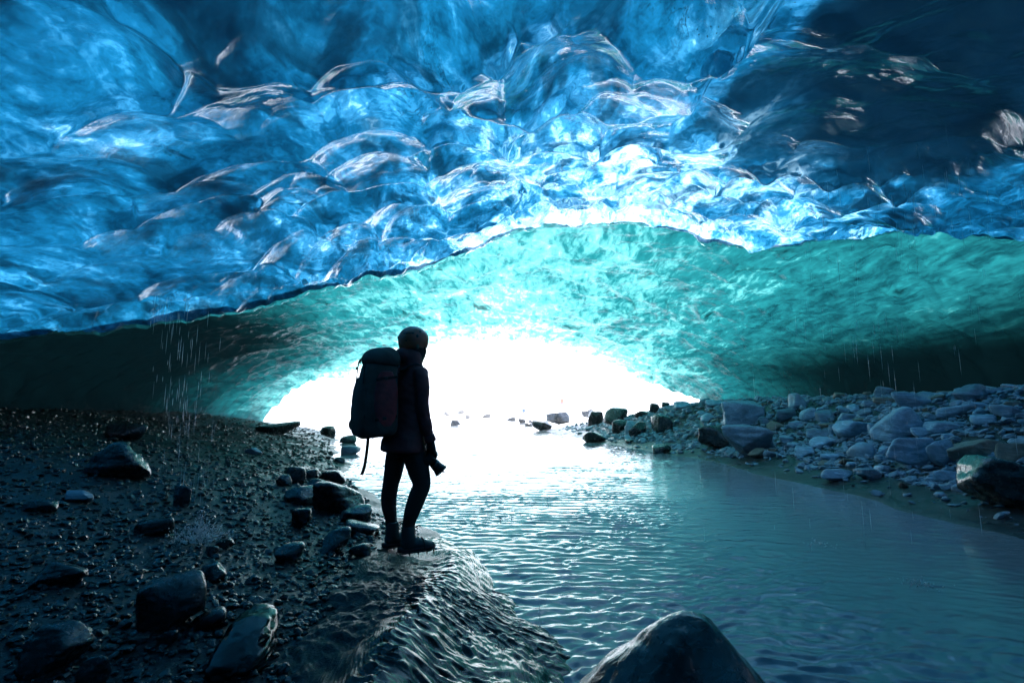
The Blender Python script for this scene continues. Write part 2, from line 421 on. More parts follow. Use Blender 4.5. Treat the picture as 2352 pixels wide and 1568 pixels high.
    dps = np.maximum(ys*ks*CP+(zs0-CAM_Z)*SP, .2); us = 1176+1176*xs*ks/dps; vs = 784-1176*((zs0-CAM_Z)*CP-ys*ks*SP)/dps
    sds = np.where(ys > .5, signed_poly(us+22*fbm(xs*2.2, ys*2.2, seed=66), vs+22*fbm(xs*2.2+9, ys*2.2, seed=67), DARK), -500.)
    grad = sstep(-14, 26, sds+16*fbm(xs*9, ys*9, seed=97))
    silt_shade = grad*(.72+.27*sstep(1750, 2100, us)-.26*sstep(300, 430, vs)+.16*fbm(xs*1.2, ys*1.2, seed=98))
    dk = np.where(ys > .3, .93*sstep(-40, -420, vs), .93); silt_shade = np.maximum(silt_shade, dk*sstep(1.6, -.4, xs+.2*ys))  # unseen roof above and behind darkened to dim the fill on the left slope
    silt_shade = np.where(tw[::2, None] < -1.25, .85, silt_shade)  # unseen far left roof dimmed likewise
    bub_glow = .62*np.exp(-(((us-1420)/520)**2))*sstep(60, 420, vs)+.22*np.exp(-(((us-1450)/460)**2))+.60*sstep(.82, 1., qs)*np.exp(-(((us-1500)/900)**2))+.04-.16*sstep(1100, 500, us)*sstep(560, 300, vs)  # glow of lip and middle painted in as whiter ice
    bub_glow[:, -2:] = np.maximum(bub_glow[:, -2:], .25+.5*np.exp(-((us[:, -2:]-1500)/700)**2))
    V2 = np.stack([xs, ys, zs], -1).reshape(-1, 3); F2 = grid_faces(nt_, nr_, wrap=True)
    V = np.concatenate([V1, V2]); F = np.concatenate([F1, F2+len(V1)])
    mi = np.concatenate([np.zeros(len(F1), int), np.ones(len(F2), int)])
    z1 = np.zeros(len(V1))
    me = np_mesh('ice_ceiling', V, F, [M_CLEAR, M_CLOUD], midx=mi, attrs={'silt_shade': np.concatenate([z1, np.clip(silt_shade, 0, .985).ravel()]), 'bubble_glow': np.concatenate([z1, np.clip(bub_glow, 0, 1.2).ravel()])})
    tag(link('ice_ceiling', me), 'clear blue scalloped glacier ice roof overhead with a dark silty wall', 'ice ceiling', kind='structure')

def build_far_ice():
    nx, ny = 760, 560
    sx = np.linspace(-1, 1, nx); s = np.linspace(0, 1, ny)
    y = 9.2+s[None, :]*27.4+0*sx[:, None]
    cx = -2.0+1.2*(1-s)[None, :]
    w = 16.4-.6*s[None, :]
    x = cx+sx[:, None]*w*1.02*(1+sstep(0, .5, sx)[:, None]*(.28-.22*s[None, :]))
    la, lr, lz = lip_tab(); lx, ly = lr*np.sin(la), lr*np.cos(la)
    y0 = np.interp(x[:, 0], lx, ly)-.16
    y = y0[:, None]+s[None, :]*(36.6-y0[:, None])
    rr = np.abs(sx)[:, None]*1.02; S_ = s[None, :]
    right = sstep(0, .4, sx)[:, None]
    top = 5.5-.15*s[None, :]+.5*np.exp(-((sx[:, None]-.18)/.35)**2)*(1-s[None, :])
    foot = .15+.9*right
    z = foot+(top-foot)*np.sqrt(np.maximum(0, 1-np.minimum(rr, 1)**(2.3+1.2*right)))-2.2*np.maximum(0, rr-.985)/.035
    zl0 = np.interp(x[:, 0], lx, lz)+.36
    zt = zl0[:, None]+1.15*(y-y0[:, None]); kk = .35
    z = -kk*np.logaddexp(-z/kk, -zt/kk)                      # it springs from just above the lip
    z = z-(.45*S_**3+.95*sstep(.15, .7, sx)[:, None]*S_**3)
    gz = sstep(0, .07, S_)
    a = fbm(x*.35, y*.35, seed=101, octv=3); b = fbm(x*.35+5, y*.35, seed=102, octv=3)
    X, Y = x+.9*a, y+.9*b
    # strata run slantwise, so the cups are drawn out along them
    c, sn = math.cos(.6), math.sin(.6)
    U, W = c*X+sn*Y, -sn*X+c*Y
    f1, f2, i1 = voro(U/2.1, W/1.1, 111); z = z+.34*gz*(.3+i1)*(.45-f1)
    f1, f2, i2 = voro(U/.85, W/.48, 121); z = z+.11*gz*(.3+i2)*(.45-f1)
    lm = sstep(.15, -.25, sx)[:, None]
    f1, f2, i3 = voro(x/.42, y/.50, 131); z = z+(.03+.10*lm)*(.3+i3)*(.45-f1)
    z = z+gz*(.25*fbm(x*.25, y*.25, seed=103)+.06*fbm(x*2, y*2, seed=104))
    # ragged mouth
    e = s[None, :]**14
    z = z+e*(.5*fbm(x*.5, y*0, seed=105)+.2*fbm(x*2, y*0, seed=106))
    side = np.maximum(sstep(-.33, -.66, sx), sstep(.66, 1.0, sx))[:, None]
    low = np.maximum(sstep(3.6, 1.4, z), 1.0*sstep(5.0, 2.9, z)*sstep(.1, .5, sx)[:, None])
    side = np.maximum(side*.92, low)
    silt_shade = np.clip(side*1.05*(1-.92*sstep(.48, .90, s)[None, :])+.12*fbm(x*.6, y*.6, seed=107)*side, 0, .98)  # shade of flanks and low ice painted in, fading towards the mouth
    S_ = s[None, :]
    bub_glow = (.64+.62*S_+.5*sstep(.5, 1, S_))*np.exp(-((sx[:, None]-.06)/(.30+.26*S_))**2)+.22*fbm(x*.35, y*.35, seed=108)+.65*sstep(.68, 1, S_)**1.2*sstep(1.0, .5, sx)[:, None]  # glow round centre and mouth put into the colour as paler ice
    me = np_mesh('far_ice_ceiling', np.stack([x, y, z], -1).reshape(-1, 3), grid_faces(nx, ny), [M_TEAL], attrs={'silt_shade': silt_shade, 'bubble_glow': bub_glow})
    tag(link('far_ice_ceiling', me), 'teal green glacier ice arching from the blue lip to the white cave mouth', 'ice ceiling', kind='structure')

def build_mountains():
    x = np.linspace(-420, 420, 400); yv = np.linspace(230, 520, 90)
    X, Y = np.meshgrid(x, yv, indexing='ij')
    r = (Y-230)/290
    hgt = 13+24*fbm(X/120, Y/120, seed=201, octv=5)+16*np.exp(-((X+95)/70)**2)+9*np.exp(-((X-30)/32)**2)
    z = -2+np.maximum(hgt, 3)*np.sin(np.clip(r*1.25, 0, 1)*math.pi/2)
    me = np_mesh('mountains', np.stack([X, Y, z], -1).reshape(-1, 3), grid_faces(400, 90), [M_SNOW])
    tag(link('mountains', me), 'pale snow covered mountains far outside the cave mouth', 'mountains', kind='structure')
build_ground(); build_water(); build_near_ice(); build_far_ice(); build_mountains()

# ---------------------------------------------------------------- stones
_ICO = {}
def ico(sub):
    if sub not in _ICO:
        bm = bmesh.new(); bmesh.ops.create_icosphere(bm, subdivisions=sub, radius=1)
        bm.verts.ensure_lookup_table()
        _ICO[sub] = (np.array([v.co for v in bm.verts]), np.array([[v.index for v in f.verts] for f in bm.faces])); bm.free()
    return _ICO[sub]
def rock_shape(seed, sub=3, sharp=9., rough=.05, planes=11, flat=1.):
    """a boulder split along random planes, its edges worn round; fills a unit box"""
    rg = np.random.default_rng(seed)
    D, F = ico(sub)
    N = rg.normal(size=(planes, 3)); N /= np.linalg.norm(N, axis=1)[:, None]
    N = np.concatenate([N, [[1, 0, 0], [-1, 0, 0], [0, 1, 0], [0, -1, 0], [0, 0, 1], [0, 0, -1]]])
    dd = np.concatenate([rg.uniform(.55, .95, planes), np.full(6, .95)])
    c = np.maximum(D@N.T, 0)/dd[None]
    r = (c**sharp).sum(1)**(-1/sharp)
    V = D*r[:, None]
    k = rg.uniform(0, 50)
    n = fbm(V[:, 0]*1.6+k, V[:, 1]*1.6, V[:, 2]*1.6, seed=seed, octv=3)
    V = V*(1+rough*n)[:, None]
    if sub >= 4:
        led = fbm(V[:, 0]*.8+k, V[:, 1]*.8, V[:, 2]*5.5, seed=seed+5, octv=3)
        V = V*(1+rough*.55*led)[:, None]
        V = V*(1+rough*.28*fbm(V[:, 0]*7+k, V[:, 1]*7, V[:, 2]*7, seed=seed+9, octv=3))[:, None]
    lo, hi = V.min(0), V.max(0)
    return (V-(lo+hi)/2)/(hi-lo), F
def rock_obj(name, seed, mat, loc, dims, rot=(0, 0, 0), sub=4, sharp=9., rough=.06, planes=11):
    V, F = rock_shape(seed, sub, sharp, rough, planes)
    Rm = np.array(Euler(rot).to_matrix())
    V = (V*np.array(dims))@Rm.T
    me = np_mesh(name, V, F, [mat])
    o = link(name, me); o.location = loc
    return o
PLACED = []
MOUND = [(.42, 1.2), (.38, 2.0), (.32, 2.45), (.08, 3.26), (-.10, 3.8), (-.25, 4.6), (-.42, 5.25), (-.66, 5.45), (-.92, 5.1), (-1.12, 4.55), (-1.08, 4.0), (-.98, 3.3), (-.88, 2.6), (-.80, 1.9), (-.7, 1.2), (-.2, .9)]
def px_rock(u, v, w, h, seed, mat, label, name='boulder', cat='boulder', sharp=9., rough=.06, planes=11, deep=.8, tilt=0., sink=.12, group=None, water=False, sub=4):
    """a stone whose foot meets the ground where the sight line does; w and h are its size in photograph pixels"""
    p, t = ground_hit(u, v)
    W, H = w*t/1176, h*t/1176
    D = W*deep
    dirn = np.array([p[0], p[1]])/math.hypot(p[0], p[1])
    c = p[:2]+dirn*D*.38
    H2 = H*(1+sink)
    zc = p[2]-H*sink+H2/2
    o = rock_obj(name, seed, mat, (c[0], c[1], zc), (W, D, H2), (0, tilt, -math.atan2(dirn[0], dirn[1])+random.uniform(-.12, .12)), sub, sharp, rough, planes)
    tag(o, label, cat, group)
    PLACED.append((c[0], c[1], max(W, D)*.5))
    return o
random.seed(5)
A = lambda cx, cy: (1722.6+cx*.2676, 803.9+cy*.2676, .2676)      # three crops of the photograph the stones were read off
B = lambda cx, cy: (1205.8+cx*.2441, 861.3+cy*.2441, .2441)
L = lambda cx, cy: (344.5+cx*.238, 918.7+cy*.238, .238)
K = lambda cx, cy: (cx*.4508, 861.3+cy*.4508, .4508)
W_ = lambda cx, cy: (918.7+cx*.2197, 775.2+cy*.2197, .2197)
TA, TD, TW, TB = M_TAN, M_DRY, M_WET, M_WETDARK
HERO = [
 # right bank, read from the right hand crop: frame, x, foot y, width, height, material, label, sharpness
 (A, 415, 505, 150, 135, TD, 'pale rounded block perched on the crest of the right bank before the dark ice', 6),
 (A, 310, 612, 165, 112, TD, 'pale grey oval boulder just below the perched rounded block', 6),
 (A, 510, 606, 145, 112, TD, 'smooth pale egg-round boulder, the roundest on the right bank', 3.5),
 (A, 645, 624, 140, 112, TD, 'speckled round boulder touching the smooth pale round one', 5),
 (A, 880, 765, 295, 158, TD, 'long slanting grey boulder with a dark underside beside the big cracked boulder', 9),
 (A, 1280, 775, 400, 295, TD, 'biggest grey boulder of the right bank with a diagonal crack across its face', 10),
 (A, 1415, 515, 300, 165, TD, 'broad pale speckled boulder on the crest above the big cracked boulder', 6),
 (A, 1910, 440, 255, 155, TD, 'wedge-shaped pale boulder high on the crest at the right end of the bank', 8),
 (A, 1780, 572, 295, 95, TD, 'flat oval grey boulder lying below the wedge on the crest', 5),
 (A, 2005, 648, 175, 98, TD, 'smooth domed grey stone below the flat oval boulder', 3.5),
 (A, 2205, 582, 215, 112, TD, 'grey boulder with a slanting facet near the right edge of the bank', 8),
 (A, 470, 918, 155, 90, TD, 'small round-cornered pale boulder standing alone by the mud of the right shore', 6),
 (A, 955, 930, 225, 135, TD, 'slanting egg-shaped grey boulder above the fan of small pebbles', 5),
 (A, 1390, 1015, 370, 265, TD, 'large rounded grey boulder at the foot of the bank with dark lower half', 7),
 (A, 1650, 1005, 195, 235, TD, 'tall angular boulder leaning against the large rounded one at the foot of the bank', 9),
 (A, 1930, 965, 385, 210, TA, 'broad brown layered slab boulder beside the dark wet boulder', 12),
 (A, 2250, 975, 210, 175, TA, 'brownish split boulder behind the dark wet boulder', 11),
 (A, 2160, 1365, 570, 440, TB, 'very dark wet domed boulder at the water on the right edge', 6),
 (A, 755, 1132, 265, 105, TD, 'flat dark-sided slab lying at the water edge of the right shore', 12),
 (A, 1015, 1112, 205, 92, TD, 'pale four-sided slab next to the flat dark-sided slab at the water edge', 12),
 (A, 1950, 1015, 140, 85, TD, 'rounded stone wedged between brown slab and dark wet boulder', 5),
 (A, 605, 780, 205, 100, TD, 'pale blocky boulder in the middle of the rubble above the lone round-cornered one', 9),
 (A, 645, 840, 230, 98, TD, 'low wide boulder under the pale blocky boulder in the rubble', 8),
 (A, 1160, 900, 100, 70, TD, 'small smooth pale stone left of the large rounded boulder', 5),
 (A, 125, 645, 84, 78, TD, 'small egg-shaped stone leaning on the two-toned boulder', 3.5),
 (A, 320, 800, 115, 70, TD, 'small angular stone between the pale blocky boulder and the big left boulder', 9),
 (A, 1165, 468, 190, 62, TA, 'flat dark slab on the crest behind the grey rubble', 12),
 (A, 895, 535, 112, 75, TD, 'angular pale stone on the upper bank below the flat crest slab', 10),
 (A, 990, 575, 112, 80, TD, 'rounded pale stone right of the angular one on the upper bank', 5),
 (A, 815, 548, 95, 60, TD, 'pale half-buried stone left of the angular one on the upper bank', 6),
 (A, 1040, 500, 110, 70, TD, 'bluish stone just below the flat crest slab', 8),
 (A, 1785, 475, 112, 45, TD, 'low stone in front of the wedge-shaped crest boulder', 8),
 (A, 1965, 508, 135, 62, TD, 'oval stone right of the flat oval boulder', 5),
 (A, 2000, 558, 120, 42, TD, 'flat pebble-like stone above the smooth domed stone', 6),
 (A, 1700, 700, 335, 95, TD, 'long low grey slab right of the big cracked boulder', 11),
 (A, 1510, 755, 205, 95, TD, 'blocky stone at the lower right corner of the big cracked boulder', 9),
 (A, 845, 612, 160, 70, TD, 'pale rough flat boulder above the long slanting one', 9),
 (A, 2340, 835, 170, 95, TD, 'grey boulder cut by the right edge of the view above the brownish split one', 8),
 (A, 1060, 745, 75, 115, TD, 'upright pale stone squeezed between the slanting and the cracked boulder', 5),
 (A, 220, 700, 140, 95, TA, 'dark brown stone behind the big left boulder of the shore', 8),
 (A, 395, 680, 120, 75, TD, 'grey stone below the smooth round boulder', 7),
 (A, 690, 960, 150, 75, TD, 'grey stone at the top of the pebble fan', 8),
 (A, 1620, 440, 110, 60, TA, 'dark stone right of the broad pale crest boulder', 8),
 (A, 690, 668, 170, 45, TA, 'yellowish flat slab among the pale boulders of the middle bank', 12),
 (B, 2060, 525, 385, 290, TD, 'large two-toned boulder with a dark wet patch where the bank narrows', 9),
 (B, 2110, 770, 455, 300, TD, 'large pale blue-grey boulder with overhanging dark base at the shore', 8),
 (B, 1785, 695, 275, 220, TW, 'dark green-black boulder left of the overhanging pale one at the shore', 8),
 (B, 1720, 432, 135, 72, TD, 'smooth dark oval stone lying on the gravel of the bank', 3),
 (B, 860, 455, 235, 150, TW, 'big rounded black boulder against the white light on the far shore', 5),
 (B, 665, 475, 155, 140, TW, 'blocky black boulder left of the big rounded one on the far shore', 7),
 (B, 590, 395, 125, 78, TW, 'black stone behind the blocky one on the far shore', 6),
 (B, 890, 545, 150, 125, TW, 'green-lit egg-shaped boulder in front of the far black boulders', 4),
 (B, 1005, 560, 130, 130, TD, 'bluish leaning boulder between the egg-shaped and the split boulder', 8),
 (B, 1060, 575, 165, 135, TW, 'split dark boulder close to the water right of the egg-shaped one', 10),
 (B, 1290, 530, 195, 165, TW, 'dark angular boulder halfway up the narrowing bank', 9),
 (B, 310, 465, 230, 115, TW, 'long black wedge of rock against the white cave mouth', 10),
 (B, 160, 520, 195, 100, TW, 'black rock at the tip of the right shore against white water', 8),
 (B, 650, 635, 215, 100, TW, 'rounded rock standing in the stream off the far right shore', 5),
 (B, 1290, 738, 185, 85, TW, 'dark pointed rock standing in the stream nearer than the rounded one', 8),
 (B, 985, 637, 85, 34, TW, 'small low black rock in the stream beside the far bank', 7),
 (B, 600, 525, 65, 42, TD, 'small pale stone on the far shore', 7),
 (B, 1690, 272, 95, 55, TD, 'small stone on the crest where the bank narrows', 6),
 (B, 1225, 355, 105, 88, TW, 'dark rounded stone on the skyline of the narrowing bank', 5),
 (B, 1325, 305, 75, 50, TW, 'small black stone on the skyline, highest of the narrowing bank', 6),
 (B, 35, 478, 75, 34, TW, 'small black rock in white water beyond the shore tip', 7),
 (B, 75, 452, 85, 36, TW, 'low dark rock just behind the small black rock at the shore tip', 7),
 (B, 1480, 320, 160, 75, TD, 'blue-grey boulder along the crest of the narrowing bank', 8),
 (B, 1110, 395, 150, 60, TW, 'low black boulder on the skyline right of the big rounded one', 7),
 (B, 1800, 300, 190, 65, TD, 'long grey boulder on the crest left of the two-toned boulder', 8),
 (W_, 580, 917, 112, 58, TW, 'lone black pointed rock in the white water right of the person', 8),
 (W_, 1160, 873, 102, 40, TW, 'flat-based black rock in the far white water', 9),
 (W_, 1275, 892, 82, 48, TW, 'double-humped black rock beside the flat-based one', 6),
 (W_, 1345, 924, 82, 40, TW, 'low domed black rock, nearest of the far ones in white water', 4),
 (W_, 490, 822, 72, 52, TA, 'brown rock washed out by light on the far bank', 6),
 (W_, 640, 802, 72, 44, TA, 'brown rock on the far bank right of the washed out one', 6),
 (W_, 710, 848, 56, 42, TA, 'small brown rock at the far water edge', 6),
 (W_, 905, 842, 95, 48, TA, 'brown wedge of rock at the far water edge near the mouth', 9),
 # left bank
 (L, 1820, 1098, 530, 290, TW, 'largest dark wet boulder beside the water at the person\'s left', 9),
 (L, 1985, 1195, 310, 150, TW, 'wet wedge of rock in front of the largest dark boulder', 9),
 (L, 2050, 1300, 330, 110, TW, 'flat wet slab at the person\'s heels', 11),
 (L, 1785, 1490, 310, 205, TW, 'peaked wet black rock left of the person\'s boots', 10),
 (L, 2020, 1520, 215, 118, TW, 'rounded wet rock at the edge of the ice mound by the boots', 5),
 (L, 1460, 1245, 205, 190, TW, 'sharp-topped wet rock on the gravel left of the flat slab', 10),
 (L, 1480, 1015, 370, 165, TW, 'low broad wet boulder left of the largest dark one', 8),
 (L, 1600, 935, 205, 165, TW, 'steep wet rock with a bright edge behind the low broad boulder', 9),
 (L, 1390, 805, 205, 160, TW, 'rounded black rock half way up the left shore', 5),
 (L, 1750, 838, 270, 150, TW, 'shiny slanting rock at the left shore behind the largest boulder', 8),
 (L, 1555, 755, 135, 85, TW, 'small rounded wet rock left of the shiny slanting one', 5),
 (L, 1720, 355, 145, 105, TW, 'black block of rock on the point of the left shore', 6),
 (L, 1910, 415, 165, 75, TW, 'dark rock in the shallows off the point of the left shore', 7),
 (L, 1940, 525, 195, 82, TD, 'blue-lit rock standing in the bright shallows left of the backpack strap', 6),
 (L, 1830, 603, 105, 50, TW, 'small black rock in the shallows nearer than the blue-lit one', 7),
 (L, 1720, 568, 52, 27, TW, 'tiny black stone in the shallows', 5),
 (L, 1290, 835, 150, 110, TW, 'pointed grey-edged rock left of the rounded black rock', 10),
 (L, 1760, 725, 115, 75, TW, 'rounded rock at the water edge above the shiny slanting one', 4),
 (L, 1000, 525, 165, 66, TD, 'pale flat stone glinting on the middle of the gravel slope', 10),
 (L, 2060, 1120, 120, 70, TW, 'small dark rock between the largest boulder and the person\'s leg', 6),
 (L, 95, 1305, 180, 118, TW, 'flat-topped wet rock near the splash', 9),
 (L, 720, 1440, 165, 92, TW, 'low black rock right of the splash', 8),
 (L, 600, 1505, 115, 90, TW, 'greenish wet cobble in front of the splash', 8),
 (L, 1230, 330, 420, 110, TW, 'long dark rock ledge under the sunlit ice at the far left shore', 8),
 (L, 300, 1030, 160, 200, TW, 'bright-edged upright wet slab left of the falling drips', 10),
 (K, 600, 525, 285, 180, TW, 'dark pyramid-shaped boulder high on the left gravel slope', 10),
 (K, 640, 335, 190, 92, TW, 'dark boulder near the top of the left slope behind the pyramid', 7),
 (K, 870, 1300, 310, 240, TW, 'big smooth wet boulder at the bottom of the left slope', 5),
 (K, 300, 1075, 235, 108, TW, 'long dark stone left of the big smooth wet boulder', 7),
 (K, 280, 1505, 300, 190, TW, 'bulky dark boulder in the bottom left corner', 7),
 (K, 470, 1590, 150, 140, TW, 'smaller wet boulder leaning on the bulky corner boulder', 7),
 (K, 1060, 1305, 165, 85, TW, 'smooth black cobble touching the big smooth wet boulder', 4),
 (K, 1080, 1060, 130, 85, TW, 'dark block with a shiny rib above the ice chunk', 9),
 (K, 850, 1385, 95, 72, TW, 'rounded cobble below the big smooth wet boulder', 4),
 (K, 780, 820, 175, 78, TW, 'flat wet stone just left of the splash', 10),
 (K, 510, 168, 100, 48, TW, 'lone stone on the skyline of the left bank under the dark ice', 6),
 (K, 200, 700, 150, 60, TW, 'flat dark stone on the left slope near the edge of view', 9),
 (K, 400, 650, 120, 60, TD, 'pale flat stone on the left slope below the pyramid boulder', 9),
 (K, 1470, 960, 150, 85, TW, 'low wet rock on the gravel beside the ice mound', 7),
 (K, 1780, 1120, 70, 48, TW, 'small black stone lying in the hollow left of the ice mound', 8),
]
def build_heroes():
    for k, (fr, cx, cy, w, h, m, label, sharp) in enumerate(HERO):
        u, v, s = fr(cx, cy)
        wide = w*s > 38
        px_rock(u, v, w*s, h*s, 300+k*7, m, label, name='boulder' if wide else 'stone', cat='boulder' if wide else 'stone', sharp=sharp*1.25 if sharp < 6 else sharp*1.8, rough=.06 if sharp < 6 else .10, planes=8 if sharp < 6 else 10,
                tilt=random.uniform(-.12, .12), sub=5 if w*s > 90 else 4)
def build_front_boulder():
    """tall rounded peak, worn smooth: its own outline, lit along the left shoulder"""
    D, F = ico(6)
    V = D.copy()
    up = np.clip(V[:, 2], 0, 1)
    wid = 1-.50*up**1.5
    X = V[:, 0]*.50*wid+.0*up; Y = V[:, 1]*.42*wid
    Z = V[:, 2]*np.where(V[:, 2] > 0, .50, .35)
    X = np.where(V[:, 0] > 0, X*(.90-.20*up), X*(1.08-.1*up))
    P = np.stack([X, Y, Z], -1)
    n = fbm(P[:, 0]*4+3, P[:, 1]*4, P[:, 2]*4, seed=77, octv=4)
    n2 = fbm(P[:, 0]*16+3, P[:, 1]*16, P[:, 2]*16, seed=78, octv=3)
    P = P*(1+.07*n+.012*n2)[:, None]
    o = link('boulder', np_mesh('boulder', P, F, [M_WETDARK])); o.location = (.635, 1.94, -.02)
    tag(o, 'rounded dark wet boulder peaking out of the water nearest the viewer', 'boulder')
    PLACED.append((.66, 1.92, .5))
def build_loose():
    """more single stones between the ones above, then everything smaller as gravel"""
    rg = np.random.default_rng(99)
    shapes = [rock_shape(900+i, 4, 22 if i % 3 else 6, .09, 9) for i in range(14)]
    mesh = {}
    def med(n, side, mats, label, group, smin, smax):
        k = tries = 0
        while k < n and tries < 20000:
            tries += 1
            th = rg.uniform(-.80, .80); r = math.exp(rg.uniform(math.log(2.0 if side < 0 else 5.), math.log(26)))
            x, y = r*math.sin(th), r*math.cos(th)
            dl = shore_left(y)-x; dr = x-shore_right(y)
            if side < 0 and not .15 < dl < 12: continue
            if side > 0 and not (.55 < dr < 4.6): continue
            if side < 0 and -1.15 < x < .5 and y < 4.6: continue
            s = rg.uniform(smin, smax)*(.55+.45*min(r, 14)/7)*rg.uniform(.5, 1)**1.2
            if any((x-a)**2+(y-b)**2 < (c*.75+s*.3)**2 for a, b, c in PLACED): continue
            i = int(rg.integers(14)); m = mats[int(rg.integers(len(mats)))]
            if (i, m.name) not in mesh: mesh[i, m.name] = np_mesh('stone', shapes[i][0], shapes[i][1], [m])
            o = link('stone', mesh[i, m.name])
            dim = np.array([s, s*rg.uniform(.6, .9), s*rg.uniform(.4, .7)])
            o.scale = dim; o.rotation_euler = (rg.uniform(-.3, .3), rg.uniform(-.3, .3), rg.uniform(0, 6.28))
            o.location = (x, y, float(ground_z(x, y))+dim[2]*.22)
            tag(o, label, 'stone', group); PLACED.append((x, y, s*.45)); k += 1
    med(60, -1, [M_WET, M_WET, M_WETDARK], 'small wet black stone among the gravel of the dark left slope', 'small wet stones on the left slope', .06, .15)
    med(165, 1, [M_DRY, M_DRY, M_DRY, M_TAN], 'small grey stone among the rubble of the right bank', 'small grey stones on the right bank', .11, .31)
    # gravel
    def gravel(name, side, n, mat, label, sub, rmin, rmax, smin, smax, smooth=True):
        sh = [rock_shape(1200+i, sub, 26 if i % 5 else 7, .1, 7) for i in range(16)]
        th = rg.uniform(-.90 if side < 0 else 0., .82 if side < 0 else 1.0, n*4); r = np.exp(rg.uniform(math.log(rmin), math.log(rmax), n*4))
        x, y = r*np.sin(th), r*np.cos(th)
        dl = shore_left(y)-x; dr = x-shore_right(y)
        if side < 0: ok = (dl > -.05) & (dl < 13) & (signed_poly(x, y, MOUND) < -.02+.16*rg.uniform(size=n*4)**2*(x < -.40))
        else: ok = (dr > .0) & (dr < 5.2) & ((dr > .75+.5*vnoise(y*1.3, y*0, seed=8)) | (rg.uniform(size=n*4) < .06)) & (y < 40)
        x, y, r = x[ok][:n], y[ok][:n], r[ok][:n]
        n = len(x)
        s = (smin+(smax-smin)*rg.uniform(size=n)**3.0)*(.5+.5*np.minimum(r, 20)/6)
        z = ground_z(x, y)
        Vs, Fs, off = [], [], 0
        for i in range(16):
            ids = np.arange(i, n, 16)
            V0, F0 = sh[i]
            m = len(ids)
            dim = s[ids][:, None]*np.stack([np.ones(m), rg.uniform(.6, .95, m), rg.uniform(.22, .7, m)], -1)
            P = V0[None]*dim[:, None]
            a = rg.uniform(0, 6.28, m); b = rg.uniform(-.5, .5, m)
            cb, sb = np.cos(b)[:, None], np.sin(b)[:, None]
            Px, Pz = P[..., 0]*cb-P[..., 2]*sb, P[..., 0]*sb+P[..., 2]*cb
            ca, sa = np.cos(a)[:, None], np.sin(a)[:, None]
            Q = np.stack([Px*ca-P[..., 1]*sa, Px*sa+P[..., 1]*ca, Pz], -1)
            Q += np.stack([x[ids], y[ids], z[ids]+dim[:, 2]*.22], -1)[:, None]
            Vs.append(Q.reshape(-1, 3)); Fs.append((F0[None]+off+(np.arange(m)*len(V0))[:, None, None]).reshape(-1, 3)); off += m*len(V0)
        o = link(name, np_mesh(name, np.concatenate(Vs), np.concatenate(Fs), [mat], smooth))
        tag(o, label, 'gravel', kind='stuff')
    gravel('wet_gravel', -1, 25000, M_WET, 'wet black gravel and pebbles covering the left slope', 2, 1.3, 34, .010, .075, False)
    gravel('rubble_gravel', 1, 17000, M_DRY, 'grey rubble and pebbles between the boulders of the right bank', 2, 5, 34, .018, .12, False)

def build_mound():
    """hump of wet clear ice the person stands on"""
    na, nr = 420, 260
    ctr = np.array([-.33, 2.9])
    # outline of the hump on the ground
    out = MOUND
    O = np.array(out)-ctr
    a = np.arctan2(O[:, 1], O[:, 0]); rr = np.hypot(O[:, 0], O[:, 1]); o = np.argsort(a); a, rr = a[o], rr[o]
    th = np.linspace(-math.pi, math.pi, na, endpoint=False)
    Rb = np.interp(th, a, rr, period=2*math.pi)
    Rb = Rb*(1+.07*fbm(th*4, th*0, seed=305)+.03*fbm(th*14, th*0, seed=306))
    for _ in range(3): Rb = (np.roll(Rb, 1)+Rb*2+np.roll(Rb, -1))/4
    s = np.linspace(0.002, 1, nr)
    x = ctr[0]+np.cos(th)[:, None]*Rb[:, None]*s; y = ctr[1]+np.sin(th)[:, None]*Rb[:, None]*s
    prof = (1-s[None, :]**2.2)**.9
    base = np.maximum(ground_z(x, y), -.02)
    z = np.clip(base, -.02, .24)-.012+.13*prof*(1-.35*sstep(3.6, 5.3, y))
    z = z+.07*prof*np.exp(-((x+.42-.06*(y-2.5))/.16)**2)*sstep(4.6, 3.2, y)
    wx = .05*fbm(x*3, y*3, seed=301)
    wy = .06*fbm(x*4+4, y*4, seed=307)+.02*fbm(x*12, y*12, seed=309); wx = .06*fbm(x*4, y*4, seed=301)+.02*fbm(x*12+3, y*12, seed=310)
    f1, c = cups((x+wx+.30*y)/.078, (y+wy)/.056, 302, 60.); z = z-.030*(.45-f1)*(.3+c)*prof**.3
    f1, c = cups((x+wx+.4*y)/.04, (y+wy)/.026, 303, 40.); z = z-.010*(.45-f1)*(.3+c)*prof**.3
    z = z+.010*fbm(x*22, y*22, seed=308)*sstep(-.45, -.75, x)
    z = z+.012*fbm(x*6, y*6, seed=304)
    wf = np.exp(-(((x+.82)/.30)**2+((y-4.22)/.24)**2)**2)
    z = z*(1-wf)+.062*wf
    z[:, -1] -= .12
    grit = sstep(-.47, -.66, x-.03*(y-2.5)+.14*fbm(x*5, y*5, seed=311))*sstep(4.6, 4.1, y)
    me = np_mesh('ice_mound', np.stack([x, y, z], -1).reshape(-1, 3), grid_faces(na, nr, wrap=True, flip=True), [M_WETICE], attrs={'grit': grit})
    tag(link('ice_mound', me), 'glistening scalloped hump of wet ice the person stands on at the water edge', 'ice mound')
def build_chunk():
    p, t = ground_hit(555, 1500)
    o = rock_obj('ice_chunk', 77, M_WETICE, (p[0], p[1]+.05, p[2]+.03), (.22, .56, .12), (.04, -.05, .3), 5, 3, .16, 4)
    tag(o, 'shiny rounded lump of dirty ice lying at the bottom of the left slope', 'ice chunk')
    PLACED.append((p[0], p[1], .25))
build_heroes(); build_front_boulder(); build_mound(); build_chunk(); build_loose()

